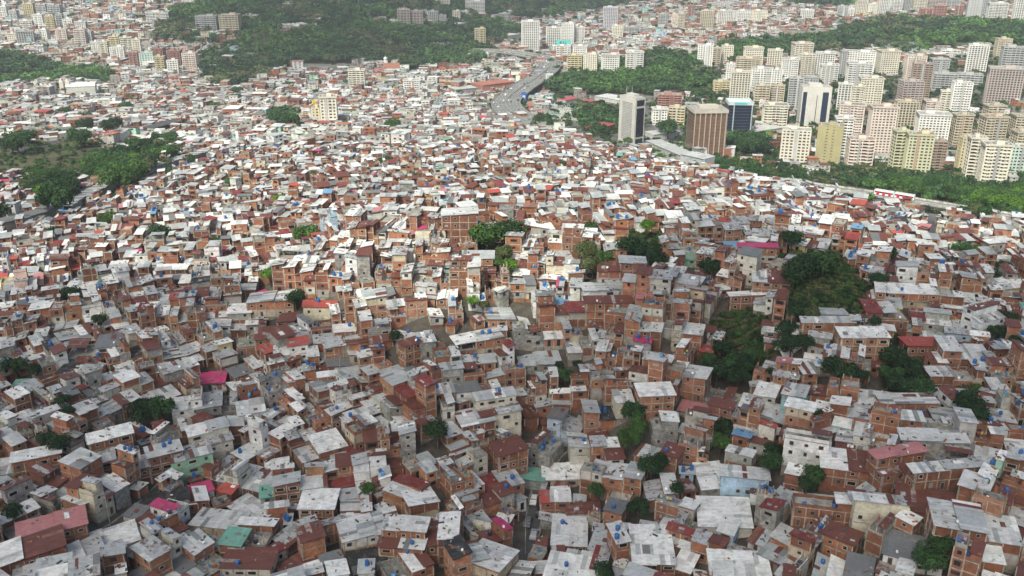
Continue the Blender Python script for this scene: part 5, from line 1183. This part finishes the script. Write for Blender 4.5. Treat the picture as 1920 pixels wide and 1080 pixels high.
shed(1225,262,1275,262,16,5,'zinc',(0.5,0.5,0.5),(0.45,0.45,0.43),'grey-roofed yard building behind the depot')
shed(830,58,900,52,40,7,'sheet',(0.6,0.6,0.58),(0.45,0.45,0.43),'great pale factory roof beside the far yellow tower')
shed(915,82,975,76,40,8,'sheet',(0.6,0.58,0.53),(0.45,0.45,0.43),'broad factory roof in front of the tall white tower')
shed(1465,78,1492,78,30,9,'sheet',(0.68,0.68,0.68),(0.55,0.55,0.55),'white warehouse at the edge of the far red barrio')
shed(1505,80,1540,80,30,8,'sheet',(0.6,0.63,0.66),(0.5,0.5,0.5),'pale blue-roofed warehouse at the edge of the far barrio')
def billboard(px, pyt, pyb, w_px, col, label, marks=None, ang=0, hgt=None):
    p = at(px, pyb+6); s_ = scale_at(p); w = w_px/s_; h = (pyb-pyt)/s_; z1 = p.z+6/s_*1.0
    a = -math.atan2(p.x, p.y)+R(ang); e = empty('billboard', p, label, 'billboard'); og = tuple(p); ca, sa = math.cos(a), math.sin(a)
    mb = MB()
    for t in (-.3, .3): mb.cyl(p.x+ca*t*w, p.y+sa*t*w, .25, p.z-2, z1+.5, 'paint', (0.15,0.15,0.15), 6)
    mb.build('post', e, og)
    mb = MB(); mb.obox(p.x, p.y, w, .5, a, z1, z1+h, 'paint', col, bottom=True); pan = mb.build('panel', e, og)
    if marks:
        mb = MB()
        for u, v, ww, hh, c in marks: mb.obox(p.x+ca*u*w+sa*.3, p.y+sa*u*w-ca*.3, ww*w, .12, a, z1+h*v, z1+h*(v+hh), 'paint', c)
        mb.build('lettering', pan, og)
K = (0.03,0.04,0.05)
billboard(1056,76,88,27,(0.12,0.55,0.52),'turquoise billboard with dark lettering behind the highway bend',[(-.22,.25,.05,.55,K),(-.14,.68,.16,.1,K),(-.15,.47,.1,.1,K),(.02,.25,.05,.38,K),(.02,.7,.05,.1,K),(.16,.25,.05,.38,K),(.16,.7,.05,.1,K)])
billboard(1030,138,153,14,(0.6,0.62,0.64),'white billboard with grey lettering on the highway curve',[(-.0,.6,.7,.12,(0.3,0.32,0.34)),(-.25,.15,.1,.28,K),(-.05,.15,.1,.28,K),(.15,.15,.1,.28,K),(.32,.15,.08,.28,K)],10)
billboard(982,173,189,9,(0.05,0.12,0.4),'blue billboard standing between the highway lanes',[(0,.3,.6,.3,(0.5,0.65,0.75))])
billboard(967,135,141,18,(0.68,0.7,0.66),'blank white billboard beside the tree on the highway verge')
billboard(971,142,153,8,(0.68,0.72,0.6),'narrow blank billboard below the white one by the verge')
billboard(1044,231,251,10,(0.66,0.7,0.6),'tall blank white billboard standing over the open plots')
billboard(590,188,202,8,(0.65,0.5,0.05),'yellow billboard beside the cream apartment tower',[(0,.35,.35,.35,(0.4,0.3,0.05))])
# tombs of the cemetery between the highway and the office tower: past counting
mb = MB()
for _ in range(1500):
    px, py = random.uniform(1000, 1100), random.uniform(196, 228)
    if random.random() < .35: px, py = random.uniform(1205, 1285), random.uniform(270, 292)
    p = at(px, py); mb.obox(p.x, p.y, random.uniform(1.2, 3.5), random.uniform(1, 2.5), random.choice([.3, .3, 1.87]), p.z-.5, p.z+random.uniform(.5, 2), 'plaster', jit(pick([(0.6,0.62,0.58),(0.45,0.52,0.48),(0.5,0.5,0.47)]), .15))
mb.build('cemetery_tombs')['kind'] = 'stuff'
# white sheeting that covers the cut slope under the knoll
a_ = [at(x, y) for x, y in ((1478,690),(1488,672),(1505,655),(1530,640))]
mb = MB(); e = empty('slope_sheeting', a_[1], 'curved white sheeting covering a cut in the slope between rusty roofs', 'retaining sheet'); og = tuple(a_[1])
for i in range(3):
    p, q = a_[i], a_[i+1]; nx = Vector((-(q.y-p.y), q.x-p.x, 0)).normalized()*3.0
    mb.quad((p.x, p.y, p.z-.5), (q.x, q.y, q.z-.5), (q.x+nx.x, q.y+nx.y, q.z+4.5), (p.x+nx.x, p.y+nx.y, p.z+4.5), 'sheet', (0.7, 0.7, 0.68))
    mb.quad((p.x+nx.x, p.y+nx.y, p.z+4.5), (q.x+nx.x, q.y+nx.y, q.z+4.5), (q.x+nx.x*1.5, q.y+nx.y*1.5, q.z+4.4), (p.x+nx.x*1.5, p.y+nx.y*1.5, p.z+4.4), 'sheet', (0.7, 0.7, 0.68))
mb.build('sheeting', e, og)

# ------------------------------------------------------------------ woods, bushes and single trees far off
def crown_np(n, leaf, seed, flat=.8):
    me = crown_mesh('tmp', n, leaf, 8, (1, 1, 1), flat, seed); v = np.empty(len(me.vertices)*3, np.float32); me.vertices.foreach_get('co', v)
    c = np.empty(len(me.polygons)*4, np.float32); me.attributes['tint'].data.foreach_get('color', c); bpy.data.meshes.remove(me); return v.reshape(-1, 3), c.reshape(-1, 4)[:, 0]
FAR = [crown_np(110, .2, s) for s in (1, 2, 3, 4)]; MID = [crown_np(420, .12, s) for s in (5, 6, 7)]
def scatter(name, items, lod):
    V, Cc = [], []
    for x, y, z, r, col in items:
        v, g = lod[random.randrange(len(lod))]; a = random.uniform(0, 6.28); ca, sa = math.cos(a), math.sin(a)
        w = np.stack([v[:, 0]*ca-v[:, 1]*sa, v[:, 0]*sa+v[:, 1]*ca, v[:, 2]], -1)*r + (x, y, z+r*.7); V.append(w)
        Cc.append(np.stack([g*col[0], g*col[1], g*col[2], g*0], -1))
    V = np.concatenate(V); Cc = np.concatenate(Cc).astype(np.float32); n = len(Cc); me = bpy.data.meshes.new(name)
    fill(me, V, np.arange(n*4, dtype=np.int32), np.full(n, 4, np.int32), np.zeros(n, np.int32), Cc); me.materials.append(MATS['leaf'])
    o = bpy.data.objects.new(name, me); COL.objects.link(o); o['kind'] = 'stuff'; return o
wood, bush, cand = [], [], []
def greens(px, dim):
    h = random.choice([GR['mid'], GR['deep'], GR['deep'], GR['dark'], GR['olive']]); return tuple(c*dim for c in h)
def greens2(x, y):
    n = math.sin(x*.017+2)*math.sin(y*.013)+.6*math.sin(x*.041)*math.sin(y*.033+1)+random.uniform(-.5, .5)
    c = GR['mid'] if n > .95 else GR['mid'] if n > .3 else GR['deep'] if n > -.25 else GR['olive'] if n < -.8 else GR['dark']
    k = random.uniform(.8, 1.7); return tuple(v*k for v in c)
Yv = 330.0
while Yv < 2900:
    st = max(6.5, Yv*.0068); X0 = Yv*.6
    xs = np.arange(-X0, X0, st)+np.random.default_rng(int(Yv)).uniform(-.4, .4, int(np.ceil(2*X0/st)))[:len(np.arange(-X0, X0, st))]*st
    ys = Yv+np.random.default_rng(int(Yv)+1).uniform(-.4, .4, len(xs))*st; zs = gz(xs, ys); PX, PY, _ = project(xs, ys, zs)
    iw = ~free_of(PX, PY, WOOD); isx = ~free_of(PX, PY, SCRUB); io = ~free_of(PX, PY, OPEN)
    for x, y, z, px, py, a_, b_, c_ in zip(xs, ys, zs, PX, PY, iw, isx, io):
        if px < -60 or px > 1980 or py < -45 or py > 420: continue
        if a_ and math.sin(x*.0115+.6)*math.sin(y*.0083+1.1)+.5*math.sin(x*.031)*math.sin(y*.027) > .5 and random.random() < .8: continue
        if a_: wood.append((x, y, z, random.uniform(.5, 1.25)*st, greens2(x, y), px, py))
        elif b_ and random.random() < .5: wood.append((x, y, z-1, random.uniform(.25, .6)*st, greens(px, 1.1), px, py))
        elif c_ and random.random() < (.32 if py > 90 and px > 1280 and py < 345 else .06): wood.append((x, y, z, random.uniform(.5, .95)*st, greens(px, 1.05), px, py))
        elif random.random() < (.05 if py < 290 else 0.0): wood.append((x, y, z+3, random.uniform(.35, .6)*st, greens(px, 1.0), px, py))
    Yv += st*.9
wood.sort(key=lambda t: -t[3]/t[1])
onface = [w for w in wood if w[3] > 4.0 and 0 < w[5] < 1920][:max(0, 285-n_trees)]
ids = {id(w) for w in onface}; k_ = 0
WREG = [((0,400,200,420),'on the slope by the station roofs'),((1540,1960,300,420),'in the row along the raised railway'),((1340,1540,230,330),'by the brown office'),((1060,1340,60,330),'on the hill by the highway'),((960,1300,180,330),'among the open plots')]
near_t = {}
for x, y, z, r, col, px, py in onface:
    hue = min(GR, key=lambda k: sum((a-b)**2 for a, b in zip(GR[k], col)))
    nm = next((n for (a_, b_, c_, d_), n in WREG if a_ <= px < b_ and c_ <= py < d_), 'at the edge of the town')
    key = (nm, hue, SIZE(r*3)); near_t.setdefault(key, []).append((px, x, y, z, r))
for (nm, hue, sz), L_ in near_t.items():
    L_.sort()
    for k, (px, x, y, z, r) in enumerate(L_):
        o_ = ORD[k] if k < 14 else f'number {k+1}'
        tree(Vector((x, y, z)), r, hue, unique([f"{sz} {HUEW[hue]} tree {nm}" + (f", {o_} of its kind from the west" if len(L_) > 1 else ''), f"{sz} {HUEW[hue]} tree {nm}, {o_} from the west"]), 'trees along the roads and slopes below the barrio')
rest = [w[:5] for w in wood if id(w) not in ids]
scatter('woodland', [w for w in rest if w[1] < 900], MID); scatter('distant_woodland', [w for w in rest if w[1] >= 900], FAR)
# undergrowth on the near slopes
items = []
for poly in SCRUB[2:5]+SCRUB[6:]:
    xs_, ys_ = [p[0] for p in poly], [p[1] for p in poly]
    for _ in range(int((max(xs_)-min(xs_))*(max(ys_)-min(ys_))/20)):
        px, py = random.uniform(min(xs_), max(xs_)), random.uniform(min(ys_), max(ys_))
        if not inside(np.array([px]), np.array([py]), poly)[0]: continue
        p = at(px, py); items.append((p.x, p.y, p.z-.6, random.uniform(.5, 1.9), pick([GR['olive'], GR['deep'], GR['dark'], (0.12,0.13,0.06), GR['mid']])))
scatter('undergrowth', items, MID)
print('wood', len(rest), 'individual trees', n_trees)

# ------------------------------------------------------------------ clouds above and behind the camera, which shade parts of the land
cm = bpy.data.materials.new('cloud'); cm.use_nodes = True; nt = cm.node_tree; N, L = nt.nodes, nt.links; N.remove(N['Principled BSDF'])
at_ = N.new('ShaderNodeAttribute'); at_.attribute_name = 'cover'; df = N.new('ShaderNodeBsdfDiffuse'); tl = N.new('ShaderNodeBsdfTranslucent'); tp = N.new('ShaderNodeBsdfTransparent')
df.inputs[0].default_value = tl.inputs[0].default_value = (0.5, 0.5, 0.51, 1); m1 = N.new('ShaderNodeMixShader'); m1.inputs[0].default_value = .35; m2 = N.new('ShaderNodeMixShader')
L.new(df.outputs[0], m1.inputs[1]); L.new(tl.outputs[0], m1.inputs[2]); L.new(at_.outputs['Fac'], m2.inputs[0]); L.new(tp.outputs[0], m2.inputs[1]); L.new(m1.outputs[0], m2.inputs[2]); L.new(m2.outputs[0], N['Material Output'].inputs[0])
def cloud(polys, h, dens, name, soft=2, st=14.0, label=''):
    pts = [[(lambda p: p + SUN_DIR*((h-p.z)/SUN_DIR.z))(at(x, y)) for x, y in poly] for poly in polys]
    xs = [p.x for q in pts for p in q]; ys = [p.y for q in pts for p in q]
    x0, x1, y0, y1 = min(xs)-8*st, max(xs)+8*st, min(ys)-8*st, max(ys)+8*st
    gx, gy = np.arange(x0, x1, st), np.arange(y0, y1, st); X, Y = np.meshgrid(gx, gy)
    M = np.zeros(X.shape, bool)
    for q in pts: M |= inside(X, Y, [(p.x, p.y) for p in q])
    D = M.astype(float)
    for _ in range(soft):
        Dp = np.pad(D, 1, mode='edge'); D = (Dp[:-2, 1:-1]+Dp[2:, 1:-1]+Dp[1:-1, :-2]+Dp[1:-1, 2:]+Dp[1:-1, 1:-1]*2)/6
    nz = .5+.5*np.sin(X*.021+1.7*np.sin(Y*.013))*np.sin(Y*.024+1.3*np.sin(X*.017))
    D = np.clip(D*1.15-.06-.1*nz*(D < .9), 0, 1)
    Xc, Yc = X, Y
    n, m = X.shape; th = (25+50*nz)*D**.5
    top = np.stack([Xc, Yc, h+th], -1).reshape(-1, 3); bot = np.stack([Xc, Yc, h-th*.3-.5], -1).reshape(-1, 3)
    i, j = np.meshgrid(np.arange(n-1), np.arange(m-1), indexing='ij'); b = (i*m+j).ravel(); f = np.stack([b, b+1, b+m+1, b+m], -1)
    keep = D.ravel()[f].max(1) > .01; f = f[keep]; nv = n*m; faces = np.concatenate([f, f[:, ::-1]+nv])
    me = bpy.data.meshes.new(name); me.from_pydata(np.concatenate([top, bot]).tolist(), [], faces.tolist()); me.materials.append(cm)
    at2 = me.attributes.new('cover', 'FLOAT', 'POINT'); dd = np.sqrt(np.clip(D.ravel(), 0, 1)*0+1)*0+ (1-np.sqrt(1-dens*D.ravel()))
    at2.data.foreach_set('value', np.concatenate([dd, dd]).astype(np.float32)); me.update()
    o = bpy.data.objects.new(name, me); COL.objects.link(o); o['kind'] = 'structure'
def sky_cloud_world(poly_world, h, dens): pass
cloud([[(-260,610),(0,600),(200,630),(560,690),(800,725),(980,705),(1070,630),(1120,535),(1150,475),(1300,462),(1450,490),(1600,530),(1750,560),(2100,560),(2250,700),(2300,1300),(-400,1300)]], 760, .97, 'cloud', 3, 10.0)
cloud([[(300,10),(520,-60),(960,-60),(1250,-60),(1150,10),(985,60),(900,95),(760,122),(560,150),(440,160),(370,140),(330,100),(350,60)]], 900, .58, 'cloud', 3, 45.0)
cloud([[(-120,360),(40,372),(120,415),(110,470),(-120,520)]], 760, .7, 'cloud', 3, 12.0)

# ------------------------------------------------------------------ air
hz = bpy.data.materials.new('haze'); hz.use_nodes = True; nt = hz.node_tree; N, L = nt.nodes, nt.links; N.remove(N['Principled BSDF'])
pv = N.new('ShaderNodeVolumePrincipled'); pv.inputs['Color'].default_value = (0.86, 0.92, 1.0, 1); pv.inputs['Density'].default_value = 0.0001; pv.inputs['Anisotropy'].default_value = 0.3
L.new(pv.outputs[0], N['Material Output'].inputs['Volume'])
me = bpy.data.meshes.new('haze'); hx, hy0, hy1, hz0, hz1 = 15000, -15000, 15000, -330, 260
me.from_pydata([(x, y, z) for z in (hz0, hz1) for x, y in ((-hx, hy0), (hx, hy0), (hx, hy1), (-hx, hy1))], [], [(0,3,2,1),(4,5,6,7),(0,1,5,4),(1,2,6,5),(2,3,7,6),(3,0,4,7)])
me.materials.append(hz); o = bpy.data.objects.new('haze', me); COL.objects.link(o); o['kind'] = 'stuff'

tell_apart()
